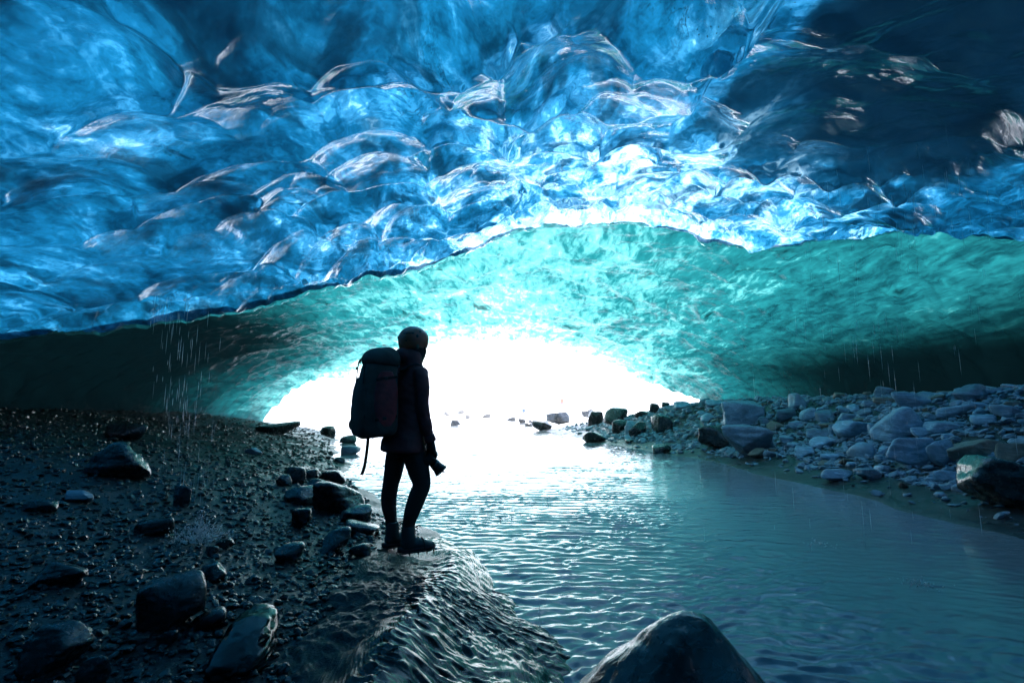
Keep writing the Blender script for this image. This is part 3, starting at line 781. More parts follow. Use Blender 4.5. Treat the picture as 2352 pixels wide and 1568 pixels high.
# ---------------------------------------------------------------- the person
M_JACKET = mat_plain('dark_red_jacket', (.24, .034, .036), .62)
M_LEGGING = mat_plain('black_leggings', (.010, .011, .013), .7)
M_SKIN = mat_plain('skin', (.30, .17, .12), .5)
M_HELMET = mat_plain('orange_helmet_shell', (.60, .11, .05), .38, **{'Coat Weight': .4})
M_BLACK = mat_plain('black_plastic', (.012, .012, .013), .4)
M_PACK = mat_plain('dark_brown_pack_cloth', (.11, .065, .055), .75)
M_PACKRED = mat_plain('dark_red_pack_cloth', (.38, .035, .04), .7)
M_STRAP = mat_plain('black_webbing', (.010, .010, .011), .8)
M_BOOT = mat_plain('teal_boot_leather', (.010, .045, .05), .5)
M_SOLE = mat_plain('maroon_boot_rand', (.045, .010, .014), .6)
M_STEEL = mat_plain('crampon_steel', (.16, .16, .17), .35, Metallic=1.)
M_GLOVE = mat_plain('black_glove', (.012, .012, .014), .65)
M_ORANGE = mat_plain('orange_trim', (.45, .07, .02), .6)
M_LENS = mat_plain('lens_glass', (.01, .012, .02), .05)

FOOT = at(927.6, 1268, 4.2)+np.array([0, 0, .002])
S = float(4.2/ray(927.6, 1268)[1])*.4211/1176
PHI = R(50); FV = Vector((math.sin(PHI), math.cos(PHI), 0)); RV = Vector((math.cos(PHI), -math.sin(PHI), 0))
def Q(cx, cy, d=0.): return Vector(((cx-430)*S, d, (1375-cy)*S))
def smooth_path(path, sub=5):
    P = [np.array([*p[0], *p[1:]], float) for p in path]
    out = []
    for i in range(len(P)-1):
        p0, p1, p2, p3 = P[max(i-1, 0)], P[i], P[i+1], P[min(i+2, len(P)-1)]
        for k in range(sub):
            t = k/sub
            out.append(.5*((2*p1)+(p2-p0)*t+(2*p0-5*p1+4*p2-p3)*t*t+(3*p1-p0-3*p2+p3)*t**3))
    out.append(P[-1]); return out
def tube(bm, path, nseg=18, side=None, sub=5, power=2., cap=True):
    """a limb: rings (centre, half width, half depth) joined along a smoothed path; side is the width direction"""
    pts = smooth_path(path, sub) if sub > 1 else [np.array([*p[0], *p[1:]], float) for p in path]
    rings = []
    for i, p in enumerate(pts):
        c = Vector(p[:3]); a = Vector(pts[max(i-1, 0)][:3]); b = Vector(pts[min(i+1, len(pts)-1)][:3])
        t = (b-a).normalized() if (b-a).length > 1e-9 else Vector((0, 0, 1))
        s = (side or RV); s = s-t*s.dot(t)
        s = s.normalized() if s.length > 1e-4 else t.orthogonal().normalized()
        q = t.cross(s)
        rx, ry = max(p[3], .0005), max(p[4] if len(p) > 4 else p[3], .0005)
        ring = []
        for k in range(nseg):
            an = 2*math.pi*k/nseg; ca, sa = math.cos(an), math.sin(an)
            ca = math.copysign(abs(ca)**(2/power), ca); sa = math.copysign(abs(sa)**(2/power), sa)
            ring.append(bm.verts.new(c+s*ca*rx+q*sa*ry))
        rings.append(ring)
    for r1, r2 in zip(rings, rings[1:]):
        for k in range(nseg):
            bm.faces.new((r1[k], r1[(k+1) % nseg], r2[(k+1) % nseg], r2[k]))
    if cap:
        bm.faces.new(list(reversed(rings[0]))); bm.faces.new(rings[-1])
def ball(bm, c, rx, ry, rz, rot=(0, 0, 0), sub=3):
    m = Matrix.Translation(c) @ Euler(rot).to_matrix().to_4x4() @ Matrix.Diagonal((rx, ry, rz, 1))
    bmesh.ops.create_icosphere(bm, subdivisions=sub, radius=1, matrix=m)
def cube(bm, c, dims, rot=None, bev=0.):
    m = Matrix.Translation(c) @ (rot.to_4x4() if rot else Matrix()) @ Matrix.Diagonal((*dims, 1))
    g = bmesh.ops.create_cube(bm, size=1, matrix=m)
    if bev:
        ed = list({e for v in g['verts'] for e in v.link_edges})
        bmesh.ops.bevel(bm, geom=ed, offset=bev, segments=2, affect='EDGES', profile=.7)
def obj(name, bm, mat, parent=None, smooth=True):
    bmesh.ops.recalc_face_normals(bm, faces=bm.faces)
    me = bpy.data.meshes.new(name); bm.to_mesh(me); bm.free()
    me.materials.append(mat)
    if smooth: me.polygons.foreach_set('use_smooth', np.ones(len(me.polygons), bool))
    return link(name, me, parent)
def fused(name, bm, mat, parent=None, voxel=.011, relax=4, crease=0., seed=1, cscale=(9, 9, 14)):
    """fuse overlapping limbs into one skin"""
    bmesh.ops.recalc_face_normals(bm, faces=bm.faces)
    me = bpy.data.meshes.new(name); bm.to_mesh(me); bm.free()
    o = link(name, me)
    md = o.modifiers.new('fuse', 'REMESH'); md.mode = 'VOXEL'; md.voxel_size = voxel
    sm = o.modifiers.new('relax', 'SMOOTH'); sm.iterations = relax; sm.factor = .5
    dg = bpy.context.evaluated_depsgraph_get()
    m2 = bpy.data.meshes.new_from_object(o.evaluated_get(dg))
    o.modifiers.clear(); o.data = m2; bpy.data.meshes.remove(me); m2.name = name
    n = len(m2.vertices); V = np.empty(n*3, np.float32); N = np.empty(n*3, np.float32)
    m2.vertices.foreach_get('co', V); m2.vertices.foreach_get('normal', N)
    V = V.reshape(-1, 3); N = N.reshape(-1, 3)
    if crease:
        f = fbm(V[:, 0]*cscale[0]+V[:, 2]*5, V[:, 1]*cscale[1], V[:, 2]*cscale[2], seed=seed, octv=3)
        V = V+N*((1-2*np.abs(f))*crease)[:, None]
        m2.vertices.foreach_set('co', V.astype(np.float32).ravel())
    m2.polygons.foreach_set('use_smooth', np.ones(len(m2.polygons), bool))
    m2.materials.clear(); m2.materials.append(mat); m2.update()
    if parent: o.parent = parent
    return o
D_R, D_L = -.075, .075
LEG_L = [(Q(372, 800, .05), 58*S, 55*S), (Q(360, 880, .055), 55*S, 55*S), (Q(350, 950, .06), 50*S, 52*S), (Q(336, 1020, .07), 44*S, 45*S), (Q(327, 1090, .075), 40*S, 44*S), (Q(330, 1150, .075), 36*S, 40*S), (Q(343, 1215, .075), 29*S, 32*S), (Q(349, 1290, .075), 28*S, 31*S)]
LEG_R = [(Q(470, 800, -.05), 66*S, 60*S), (Q(488, 880, -.055), 66*S, 60*S), (Q(512, 950, -.06), 61*S, 56*S), (Q(526, 1010, -.065), 49*S, 48*S), (Q(504, 1080, -.075), 46*S, 47*S), (Q(480, 1150, -.08), 39*S, 42*S), (Q(464, 1215, -.08), 32*S, 34*S), (Q(458, 1290, -.08), 30*S, 32*S)]
ARM_R = [(Q(505, 395, -.12), 36*S), (Q(521, 440, -.14), 41*S), (Q(527, 520, -.145), 37*S), (Q(532, 600, -.14), 34*S), (Q(547, 680, -.12), 31*S), (Q(565, 750, -.10), 25*S)]
ARM_L = [(Q(385, 395, .13), 36*S), (Q(372, 470, .17), 39*S), (Q(385, 600, .22), 35*S), (Q(450, 700, .18), 31*S), (Q(520, 800, .08), 25*S)]
TORSO = [(Q(410, 835, 0), 150*S, 118*S), (Q(412, 780, 0), 146*S, 112*S), (Q(418, 700, 0), 128*S, 95*S), (Q(430, 600, 0), 128*S, 92*S), (Q(438, 500, 0), 130*S, 92*S), (Q(442, 430, 0), 122*S, 84*S), (Q(444, 385, 0), 98*S, 70*S), (Q(446, 350, 0), 62*S, 58*S)]
def hand(bm, wrist, palm, nrm, ftips, r=.0095, knuck=None):
    """palm and five bent fingers; ftips holds for each finger its joints"""
    tube(bm, [(wrist, .030, .024), ((wrist+palm)/2, .036, .022), (palm, .042, .018)], 14, side=nrm, sub=3)
    for f in ftips:
        tube(bm, [(p, r*(1-.10*i)) for i, p in enumerate(f)], 10, sub=3)
def build_person():
    # everything under the clothes is one skin: head, trunk, arms with hands, legs
    bm = bmesh.new()
    th = lambda pa, k: [(p[0], *[x*k for x in p[1:]]) for p in pa]
    tube(bm, th(LEG_L, .84)); tube(bm, th(LEG_R, .84)); tube(bm, th(TORSO, .82)); tube(bm, th(ARM_R, .8)); tube(bm, th(ARM_L, .8))
    tube(bm, [(Q(446, 370), .06), (Q(448, 310), .055), (Q(452, 260), .056)])
    hc = Q(453, 232); hv = Vector((.84, .54, 0))                     # the head looks out to the right
    ball(bm, hc, .088, .098, .118, (0, 0, R(-57)))
    ball(bm, hc+hv*.045+Vector((0, 0, -.055)), .055, .055, .06)
    ball(bm, hc+hv*.104+Vector((0, 0, -.02)), .012, .016, .02)       # nose
    ball(bm, hc+hv*.098+Vector((0, 0, -.057)), .012, .024, .008)     # mouth
    hs = Vector((hv.y, -hv.x, 0))
    for s in (-1, 1):
        ball(bm, hc+hs*s*.088+Vector((0, 0, -.02)), .016, .022, .03)
        ball(bm, hc+hv*.088+hs*s*.032+Vector((0, 0, .008)), .012, .012, .010)
    wr = Q(574, 790, -.09); pa = Q(582, 828, -.085)
    gl = bmesh.new()
    for B_, rr in ((bm, .0078), (gl, .0125)):
        fing = [[pa+Vector((.018, -.022+.017*i, -.004)), pa+Vector((.030, -.016+.017*i, -.042+.004*abs(i-1))), pa+Vector((.012, -.002+.016*i, -.066+.005*abs(i-1))), pa+Vector((-.018, .004+.014*i, -.062))] for i in range(4)]
        fing.append([wr+Vector((-.015, .03, -.02)), pa+Vector((-.036, .032, -.012)), pa+Vector((-.046, .026, -.045))])
        if B_ is bm: hand(B_, wr, pa, RV, fing, rr)
        else:
            tube(B_, [(wr+Vector((-.006, 0, .03)), .037, .034), (wr, .036, .032), ((wr+pa)/2, .042, .030), (pa, .046, .026), (pa+Vector((.006, .004, -.02)), .03, .024)], 14, side=RV, sub=3)
            for f in fing: tube(B_, [(p, rr*(1-.06*i)) for i, p in enumerate(f)], 10, sub=3)
    wl = Q(522, 805, .07); pl = Q(536, 842, .05)
    gl2 = bmesh.new()
    for B_, rr in ((bm, .0078), (gl2, .0125)):
        fing = [[pl+Vector((.01, .012-.017*i, -.01)), pl+Vector((.028, .006-.017*i, -.038)), pl+Vector((.016, -.004-.016*i, -.062)), pl+Vector((-.01, -.008-.014*i, -.058))] for i in range(4)]
        fing.append([wl+Vector((-.012, -.03, -.02)), pl+Vector((-.03, -.03, -.012)), pl+Vector((-.034, -.024, -.04))])
        tube(B_, [(wl+Vector((-.01, .01, .03)), rr*2.9), (wl, rr*2.9), (pl, rr*3.3), (pl+Vector((.01, 0, -.02)), rr*2.2)], 14, sub=3)
        for f in fing: tube(B_, [(p, rr*(1-.06*i)) for i, p in enumerate(f)], 10, sub=3)
    body = fused('person', bm, M_SKIN, voxel=.0075, relax=2)
    body.location = FOOT
    tag(body, 'person in orange helmet and dark red jacket standing with their back turned, camera in hand', 'person')
    g = fused('glove', gl, M_GLOVE, body, .005, 2); g2 = fused('glove', gl2, M_GLOVE, body, .005, 2)
    # jacket
    bm = bmesh.new()
    tube(bm, TORSO, 28); tube(bm, ARM_R); tube(bm, ARM_L)
    ball(bm, Q(512, 405, -.115), 42*S, 42*S, 40*S); ball(bm, Q(386, 400, .12), 42*S, 42*S, 40*S)
    # pushed-down hood and high collar
    tube(bm, [(Q(440, 385, -.01), 74*S, 68*S), (Q(441, 345, -.01), 66*S, 62*S), (Q(438, 305, -.012), 66*S, 62*S), (Q(434, 272, -.014), 58*S, 56*S), (Q(434, 258, -.014), 48*S, 46*S)], 24)
    ball(bm, Q(402, 300, -.07), 46*S, 40*S, 40*S)
    jk = fused('jacket', bm, M_JACKET, body, .010, 3, .006, 7, (7, 7, 13))
    bm = bmesh.new()
    tube(bm, [(Q(562, 742, -.10), 29*S), (Q(571, 768, -.095), 31*S), (Q(575, 780, -.093), 30*S)], 20, sub=2)
    obj('cuff', bm, M_JACKET, jk)
    bm = bmesh.new(); cube(bm, Q(592, 766, -.11), (.022, .004, .035), Euler((0, .5, 0)).to_matrix()); obj('cuff_tab', bm, M_JACKET, jk)
    bm = bmesh.new(); tube(bm, [(Q(541, 748, -.165), .004), (Q(545, 775, -.17), .005), (Q(552, 795, -.16), .004)], 8); obj('zip_pull', bm, M_ORANGE, jk)
    # leggings
    bm = bmesh.new()
    tube(bm, LEG_L, 22); tube(bm, LEG_R, 22); tube(bm, [(Q(415, 740), 112*S, 88*S), (Q(414, 800), 116*S, 92*S), (Q(414, 862), 104*S, 80*S)], 26)
    lg = fused('leggings', bm, M_LEGGING, body, .009, 3, .0025, 9, (10, 10, 16))
    # boots
    for ax, az, dep, yaw, kx in ((351, 1290, .075, R(38), 1), (462, 1292, -.08, R(30), -1)):
        fd = Vector((math.cos(yaw), math.sin(yaw), 0)); fs = Vector((-fd.y, fd.x, 0))
        heel = Q(ax, 1356, dep)-fd*.05
        bm = bmesh.new()
        an = Q(ax, 1225, dep)
        tube(bm, [(an, .052, .050), (Q(ax, 1262, dep), .055, .054), (Q(ax+2, 1300, dep), .055, .055), (heel+fd*.055+Vector((0, 0, .035)), .046, .062)], 20, side=fs, sub=3)
        tube(bm, [(heel+Vector((0, 0, .045)), .036, .036), (heel+fd*.06+Vector((0, 0, .055)), .043, .055), (heel+fd*.14+Vector((0, 0, .045)), .046, .046), (heel+fd*.20+Vector((0, 0, .033)), .046, .034), (heel+fd*.245+Vector((0, 0, .028)), .036, .026), (heel+fd*.265+Vector((0, 0, .026)), .016, .014)], 20, side=fs, sub=3)
        bt = fused('boot', bm, M_BOOT, body, .006, 3)
        bm = bmesh.new()
        tube(bm, [(heel+fd*-.030+Vector((0, 0, .016)), .018, .012), (heel+fd*-.01+Vector((0, 0, .016)), .040, .020), (heel+fd*.08+Vector((0, 0, .014)), .041, .018), (heel+fd*.18+Vector((0, 0, .016)), .051, .021), (heel+fd*.245+Vector((0, 0, .018)), .042, .020), (heel+fd*.272+Vector((0, 0, .019)), .018, .012)], 20, side=fs, sub=3, power=2.6)
        obj('rand_sole', bm, M_SOLE, bt)
        bm = bmesh.new()
        for i in range(5):                                           # lacing across the instep
            a = Q(ax+6, 1240+i*16, dep)+fd*(.052+.010*max(0, i-2))
            tube(bm, [(a-fs*.034, .003), (a+fd*.012, .0032), (a+fs*.034, .003)], 6)
        tube(bm, [(Q(ax+20, 1232, dep)+fd*.03, .004), (Q(ax+34, 1226, dep)+fd*.035, .004), (Q(ax+42, 1236, dep)+fd*.04, .003)], 6)
        obj('laces', bm, M_STRAP, bt)
        bm = bmesh.new()
        for sd in (-1, 1):
            cube(bm, heel+fd*.11+fs*sd*.042+Vector((0, 0, -.004)), (.24, .006, .012), Matrix.Rotation(yaw, 3, 'Z'))
        for q in (-.02, .05, .12, .19, .245):
            cube(bm, heel+fd*q+Vector((0, 0, -.002)), (.012, .088, .005), Matrix.Rotation(yaw, 3, 'Z'))
            for sd in (-1, 1):
                bmesh.ops.create_cone(bm, segments=6, radius1=.0075, radius2=.001, depth=.034, matrix=Matrix.Translation(heel+fd*q+fs*sd*.044+Vector((0, 0, -.020))) @ Matrix.Rotation(math.pi, 4, 'X'))
        for sd in (-.02, .02):
            bmesh.ops.create_cone(bm, segments=6, radius1=.007, radius2=.001, depth=.04, matrix=Matrix.Translation(heel+fd*.285+fs*sd+Vector((0, 0, -.008))) @ fd.to_track_quat('Z', 'Y').to_matrix().to_4x4())
        obj('crampon', bm, M_STEEL, bt, False)
        bm = bmesh.new()
        tube(bm, [(heel+fd*.17-fs*.054+Vector((0, 0, .0)), .005, .009), (heel+fd*.165-fs*.035+Vector((0, 0, .068)), .004, .009), (heel+fd*.16+Vector((0, 0, .086)), .004, .009), (heel+fd*.165+fs*.035+Vector((0, 0, .068)), .004, .009), (heel+fd*.17+fs*.054+Vector((0, 0, 0)), .005, .009)], 8, side=fd)
        obj('crampon_strap', bm, M_STRAP, bt)
    # helmet
    bm = bmesh.new()
    hc2 = Q(452, 203)
    bmesh.ops.create_uvsphere(bm, u_segments=48, v_segments=32, radius=1)
    for v in list(bm.verts):
        if v.co.z < -.50: bm.verts.remove(v)
    for v in bm.verts:
        n = v.co.copy(); k = 1.
        if n.z < 0: k = 1-.02*n.z*n.z
        v.co = Vector((n.x*.114*k, n.y*.128*k, n.z*.105 if n.z > 0 else n.z*.165+(-.012 if n.y < -.3 else 0)*abs(n.y)))
        ridge = .003*math.cos(n.x*9)*max(0, n.z)
        v.co *= 1+ridge/.11
    hr = Euler((R(4), R(3), R(-57))).to_matrix().to_4x4()
    bmesh.ops.transform(bm, matrix=Matrix.Translation(hc2) @ hr, verts=bm.verts)
    he = obj('helmet', bm, M_HELMET, body)
    so_ = he.modifiers.new('shell', 'SOLIDIFY'); so_.thickness = .012; so_.offset = -1
    def on_helmet(az, el, out=1.):
        az, el = R(az), R(el)
        n = Vector((math.sin(az)*math.cos(el), math.cos(az)*math.cos(el), math.sin(el)))
        return Matrix.Translation(hc2) @ hr @ Vector((n.x*.114*out, n.y*.128*out, n.z*(.105 if n.z > 0 else .165)*out)), (hr.to_3x3() @ n).normalized()
    def spot(name, az, el, dims, mat=M_BLACK):
        p, n = on_helmet(az, el, 1.0); b = bmesh.new()
        ball(b, Vector((0, 0, 0)), dims[0], dims[1], .006, sub=2)
        q = n.to_track_quat('Z', 'Y'); bmesh.ops.transform(b, matrix=Matrix.Translation(p) @ q.to_matrix().to_4x4(), verts=b.verts)
        obj(name, b, mat, he)
    # the viewer looks at about azimuth 237 degrees of the helmet, its back left
    for az in (112, 124, 136, 148): spot('vent', az, 24, (.013, .006))
    spot('vent', 78, 32, (.013, .007)); spot('headlamp_clip', 95, 10, (.011, .014)); spot('headlamp_clip', 193, 8, (.009, .015)); spot('adjuster_dial', 137, -6, (.008, .008))
    # balaclava under the helmet: runs down from the ear to the chin
    bm = bmesh.new()
    hv = Vector((.84, .54, 0)); hc = Q(453, 232)
    tube(bm, [(Q(449, 225, 0), .098, .104), (Q(456, 262, 0), .090, .100), (Q(462, 290, .01), .072, .085), (Q(458, 330, .0), .068, .075)], 22, side=Vector((-.54, .84, 0)), cap=True)
    bl = fused('balaclava', bm, M_LEGGING, body, .009, 2, .002, 21)
    bm = bmesh.new()
    tube(bm, [(Q(521, 252, -.035), .004, .009), (Q(524, 275, .0), .004, .009), (Q(509, 312, .04), .004, .009)], 8)
    obj('chin_strap', bm, M_STRAP, he)
    return body
def pring(bm, rows, power=3.2, nseg=36):
    """pack cloth: upright rounded-box rings (centre x, centre y, z, half width, half depth)"""
    rings = []
    for cx, cy, z, a, b in rows:
        rings.append((Vector((cx, cy, z)), a, b))
    tube(bm, rings, nseg, side=RV, sub=4, power=power)
def build_backpack():
    root = bpy.data.objects.new('backpack', None); C.objects.link(root); root.location = FOOT
    tag(root, 'large dark brown hiking backpack with dark red side worn by the person', 'backpack')
    c = lambda px, py, k=0.: (Q(px, py).x, -.16-k, Q(px, py).z)
    bm = bmesh.new()
    rows = [(*c(286, 752), .125, .09), (*c(285, 742), .158, .118), (*c(283, 720), .172, .132), (*c(281, 680), .176, .140), (*c(280, 600), .176, .142), (*c(282, 500), .163, .134), (*c(288, 410), .150, .122), (*c(296, 350), .134, .108), (*c(304, 318), .11, .09)]
    tube(bm, [(Vector(r[:3]), r[3], r[4]) for r in rows], 40, side=RV, sub=4, power=3.0)
    fused('main_bag', bm, M_PACK, root, .010, 2, .006, 31, (8, 8, 6))
    bm = bmesh.new()
    rows = [(*c(296, 366), .146, .120), (*c(297, 345), .158, .130), (*c(298, 315), .154, .126), (*c(298, 288), .122, .104), (*c(297, 270), .07, .062)]
    tube(bm, [(Vector(r[:3]), r[3], r[4]) for r in rows], 40, side=RV, sub=4, power=2.7)
    lid = fused('top_lid', bm, M_PACK, root, .009, 2, .005, 33, (9, 9, 9))
    cen = Vector(c(281, 600)); back = -FV                             # outward face of the pack
    face = lambda u, py, out=0.: Vector(c(281, py))+RV*u+back*(.136+out)
    rside = lambda u, py, out=0.: Vector(c(283, py))+RV*(.164+out)+back*u
    bm = bmesh.new()                                                  # stretch pocket on the outward face
    tube(bm, [(face(-.02, 735, -.05), .10, .055), (face(-.02, 690, -.03), .115, .06), (face(-.02, 600, -.022), .115, .055), (face(-.02, 500, -.025), .10, .05), (face(-.02, 440, -.045), .07, .05)], 28, side=RV, sub=4, power=3)
    fp = fused('front_pocket', bm, M_PACK, root, .008, 3, .003, 35)
    bm = bmesh.new()                                                  # dark red side panel
    tube(bm, [(rside(.0, 705, -.02), .05, .03), (rside(.0, 640, -.008), .085, .03), (rside(.0, 560, -.006), .095, .03), (rside(.0, 470, -.012), .085, .03), (rside(.0, 405, -.02), .05, .03)], 24, side=FV, sub=4, power=2.6)
    fused('side_panel', bm, M_PACKRED, root, .008, 3, .003, 37)
    def strap(pts, wdt=.010, thk=.0022, side=None, mat=M_STRAP, name='strap'):
        b = bmesh.new(); tube(b, [(p, wdt, thk) for p in pts], 8, side=side or Vector((0, 0, 1)), sub=4, power=4); return obj(name, b, mat, root)
    def buckle(p, rot):
        b = bmesh.new(); cube(b, p, (.028, .010, .022), Matrix.Rotation(rot, 3, 'Z'), .003); return obj('buckle', b, M_BLACK, root)
    for u in (-.075, .055):
        strap([face(u, 300, -.08), face(u, 335, -.018), face(u, 372, -.006), face(u, 430, .002), face(u, 470, .006)], side=RV)
        buckle(face(u, 382, .004), -PHI)
    for py, off in ((430, .0), (640, .0)):
        strap([rside(-.09, py, .004), rside(0, py+10, .018), rside(.09, py+22, .004)], name='compression_strap')
        buckle(rside(.02, py+12, .02), math.pi/2-PHI)
    strap([face(-.12, 640, .0), face(-.02, 665, .022), face(.10, 640, .0)], name='compression_strap')
    strap([face(-.045, 470, .018), face(-.05, 560, .028), face(-.05, 700, .022)], .004, .002, RV, name='piping')
    # hauling loop and toggles at the upper left corner, hip belt tail at the lower left
    strap([Vector(c(212, 318)), Vector(c(196, 325, .02)), Vector(c(185, 345, .02)), Vector(c(176, 362, .02))], .006, .004, RV, name='haul_loop')
    strap([Vector(c(205, 332)), Vector(c(192, 340, .02)), Vector(c(188, 356, .02))], .005, .003, RV, name='haul_loop')
    b = bmesh.new(); tube(b, [(Vector(c(168, 660)), .016, .02), (Vector(c(150, 675)), .018, .022), (Vector(c(146, 695)), .014, .016), (Vector(c(152, 712)), .010, .012)], 12); obj('hip_belt_pad', b, M_PACK, root)
    strap([Vector(c(152, 705)), Vector(c(153, 722)), Vector(c(160, 735)), Vector(c(162, 742))], .006, .004, RV, name='hip_belt_buckle')
    strap([Vector(c(160, 700)), Vector(c(168, 720)), Vector(c(172, 735)), Vector(c(158, 740))], .004, .004, RV, name='hip_belt_buckle')
    strap([Vector(c(243, 735)), Vector(c(241, 790)), Vector(c(236, 850)), Vector(c(229, 905)), Vector(c(220, 938)), Vector(c(214, 950))], .0125, .0035, Vector((1, 0, 0)), name='hanging_strap')
    b = bmesh.new(); tube(b, [(Vector(c(208, 948)), .006, .005), (Vector(c(222, 946)), .007, .006)], 8, side=Vector((0, 0, 1)), sub=2); obj('strap_end', b, M_STRAP, root)
    strap([Vector(c(268, 742)), Vector(c(269, 768))], .003, .003, RV, name='cord_toggle')
    # shoulder straps over the jacket
    for s, nm in ((1, 'shoulder_strap'), (-1, 'shoulder_strap')):
        base = Vector((Q(441, 400).x, 0, 0))
        z = lambda py: Vector((0, 0, Q(0, py).z))
        o = RV*(.085*s)
        strap([base+o-FV*.135+z(395), base+o-FV*.06+z(362), base+o+FV*.02+z(358), base+o+FV*.09+z(405), base+o+FV*.105+z(500), base+o*1.1+FV*.06+z(610)], .03, .008, RV, name=nm)
    return root
def build_camera():
    root = bpy.data.objects.new('photo_camera', None); C.objects.link(root)
    o = Q(574, 880, -.06); root.location = Vector(FOOT)+o
    tag(root, 'black photo camera with a thick lens pointing down, held in the gloved hand', 'camera')
    ax = Vector((.62, -.10, -.62)).normalized(); up = Vector((.70, 0, .72)); up = (up-ax*up.dot(ax)).normalized(); sd = ax.cross(up)
    Mx = Matrix((sd, up, ax)).transposed()
    b = bmesh.new(); cube(b, -ax*.012-sd*.0, (.128, .088, .052), Mx, .010); cube(b, up*.05-ax*.012, (.05, .03, .045), Mx, .008); cube(b, sd*.052+ax*.014, (.026, .08, .035), Mx, .010)
    obj('camera_body', b, M_BLACK, root)
    b = bmesh.new(); tube(b, [(ax*.012, .036), (ax*.03, .038), (ax*.031, .040), (ax*.06, .041), (ax*.062, .043), (ax*.085, .043)], 28, side=sd, sub=1); ln = obj('lens', b, M_BLACK, root)
    b = bmesh.new(); tube(b, [(ax*.083, .044), (ax*.100, .050), (ax*.125, .052)], 28, side=sd, sub=1, cap=True); obj('lens_hood', b, M_BLACK, ln)
    b = bmesh.new(); ball(b, ax*.1255, .046, .046, .003); obj('front_element', b, M_LENS, ln)
    b = bmesh.new(); tube(b, [(ax*.050, .0418), (ax*.058, .0418)], 28, side=sd, sub=1); obj('focus_ring', b, M_STEEL, ln)
    b = bmesh.new(); tube(b, [(sd*-.064+up*.03, .005, .002), (Q(552, 830, -.02)-o, .005, .002), (Q(540, 800, -.06)-o, .005, .002), (Q(558, 790, -.13)-o, .005, .002), (sd*.064+up*.03, .005, .002)], 8); obj('neck_strap', b, M_STRAP, root)
    return root
build_person(); build_backpack(); build_camera()

def far_person(u, v, Y, hpx, mats, label, crouch=False):
    p = at(u, v, Y); t = Y/ray(u, v)[1]; h = hpx*t/1176
    k = h/(1.75 if not crouch else 1.15)
    bm = bmesh.new(); V3 = lambda x, y, z: Vector((x*k, y*k, z*k))
    X = Vector((1, 0, 0))
    if crouch:
        legs = [[(V3(-.12, 0, 0), .06*k), (V3(-.14, .28, .42), .08*k), (V3(-.1, -.1, .40), .11*k)], [(V3(.12, 0, 0), .06*k), (V3(.14, .28, .42), .08*k), (V3(.1, -.1, .40), .11*k)]]
        trunk = [(V3(0, -.1, .38), .17*k, .13*k), (V3(0, .08, .66), .18*k, .12*k), (V3(0, .2, .88), .16*k, .10*k)]; hd = V3(0, .27, 1.03)
        arms = [[(V3(.2, .2, .85), .06*k), (V3(.24, .42, .62), .05*k), (V3(.1, .5, .42), .04*k)], [(V3(-.2, .2, .85), .06*k), (V3(-.24, .42, .62), .05*k), (V3(-.1, .5, .42), .04*k)]]
    else:
        legs = [[(V3(-.16, -.1, 0), .06*k), (V3(-.12, 0, .45), .075*k), (V3(-.09, 0, .88), .10*k)], [(V3(.12, .12, 0), .06*k), (V3(.12, .05, .45), .075*k), (V3(.09, 0, .88), .10*k)]]
        trunk = [(V3(0, 0, .84), .17*k, .12*k), (V3(0, 0, 1.1), .17*k, .12*k), (V3(0, 0, 1.42), .18*k, .11*k)]; hd = V3(0, 0, 1.62)
        arms = [[(V3(.2, 0, 1.38), .065*k), (V3(.25, .02, 1.1), .05*k), (V3(.22, .08, .85), .04*k)], [(V3(-.2, 0, 1.38), .065*k), (V3(-.25, .02, 1.1), .05*k), (V3(-.22, .08, .85), .04*k)]]
    for l in legs: tube(bm, [(q[0], q[1]*.8) for q in l], 10, side=X, sub=3)
    tube(bm, [(q[0], q[1]*.85, q[2]*.85) for q in trunk], 12, side=X, sub=3); ball(bm, hd, .10*k, .11*k, .125*k, sub=2)
    tube(bm, [(trunk[-1][0], .06*k), (hd, .06*k)], 8, sub=2)
    for l in arms: tube(bm, [(q[0], q[1]*.8) for q in l], 8, sub=3)
    o = fused('person', bm, M_SKIN, voxel=.025*k, relax=2); o.location = p
    tag(o, label, 'person')
    bm = bmesh.new(); tube(bm, trunk, 14, side=X, sub=3)
    for l in arms: tube(bm, l, 10, sub=3)
    fused('jacket', bm, mats[0], o, .025*k, 2)
    bm = bmesh.new()
    for l in legs: tube(bm, l, 10, side=X, sub=3)
    fused('trousers', bm, mats[1], o, .025*k, 2)
M_FARRED = mat_plain('bright_red_jacket', (.75, .12, .06), .7); M_FARBLUE = mat_plain('blue_jacket', (.10, .16, .55), .7); M_FARNAVY = mat_plain('navy_trousers', (.10, .10, .30), .7)
far_person(1291, 938, 78, 27, (M_FARRED, M_FARNAVY), 'tiny far person in a red jacket walking outside in the glare of the cave mouth')
far_person(1203, 952, 60, 16, (M_FARBLUE, M_FARNAVY), 'tiny far crouching person in blue near the water outside the cave', True)

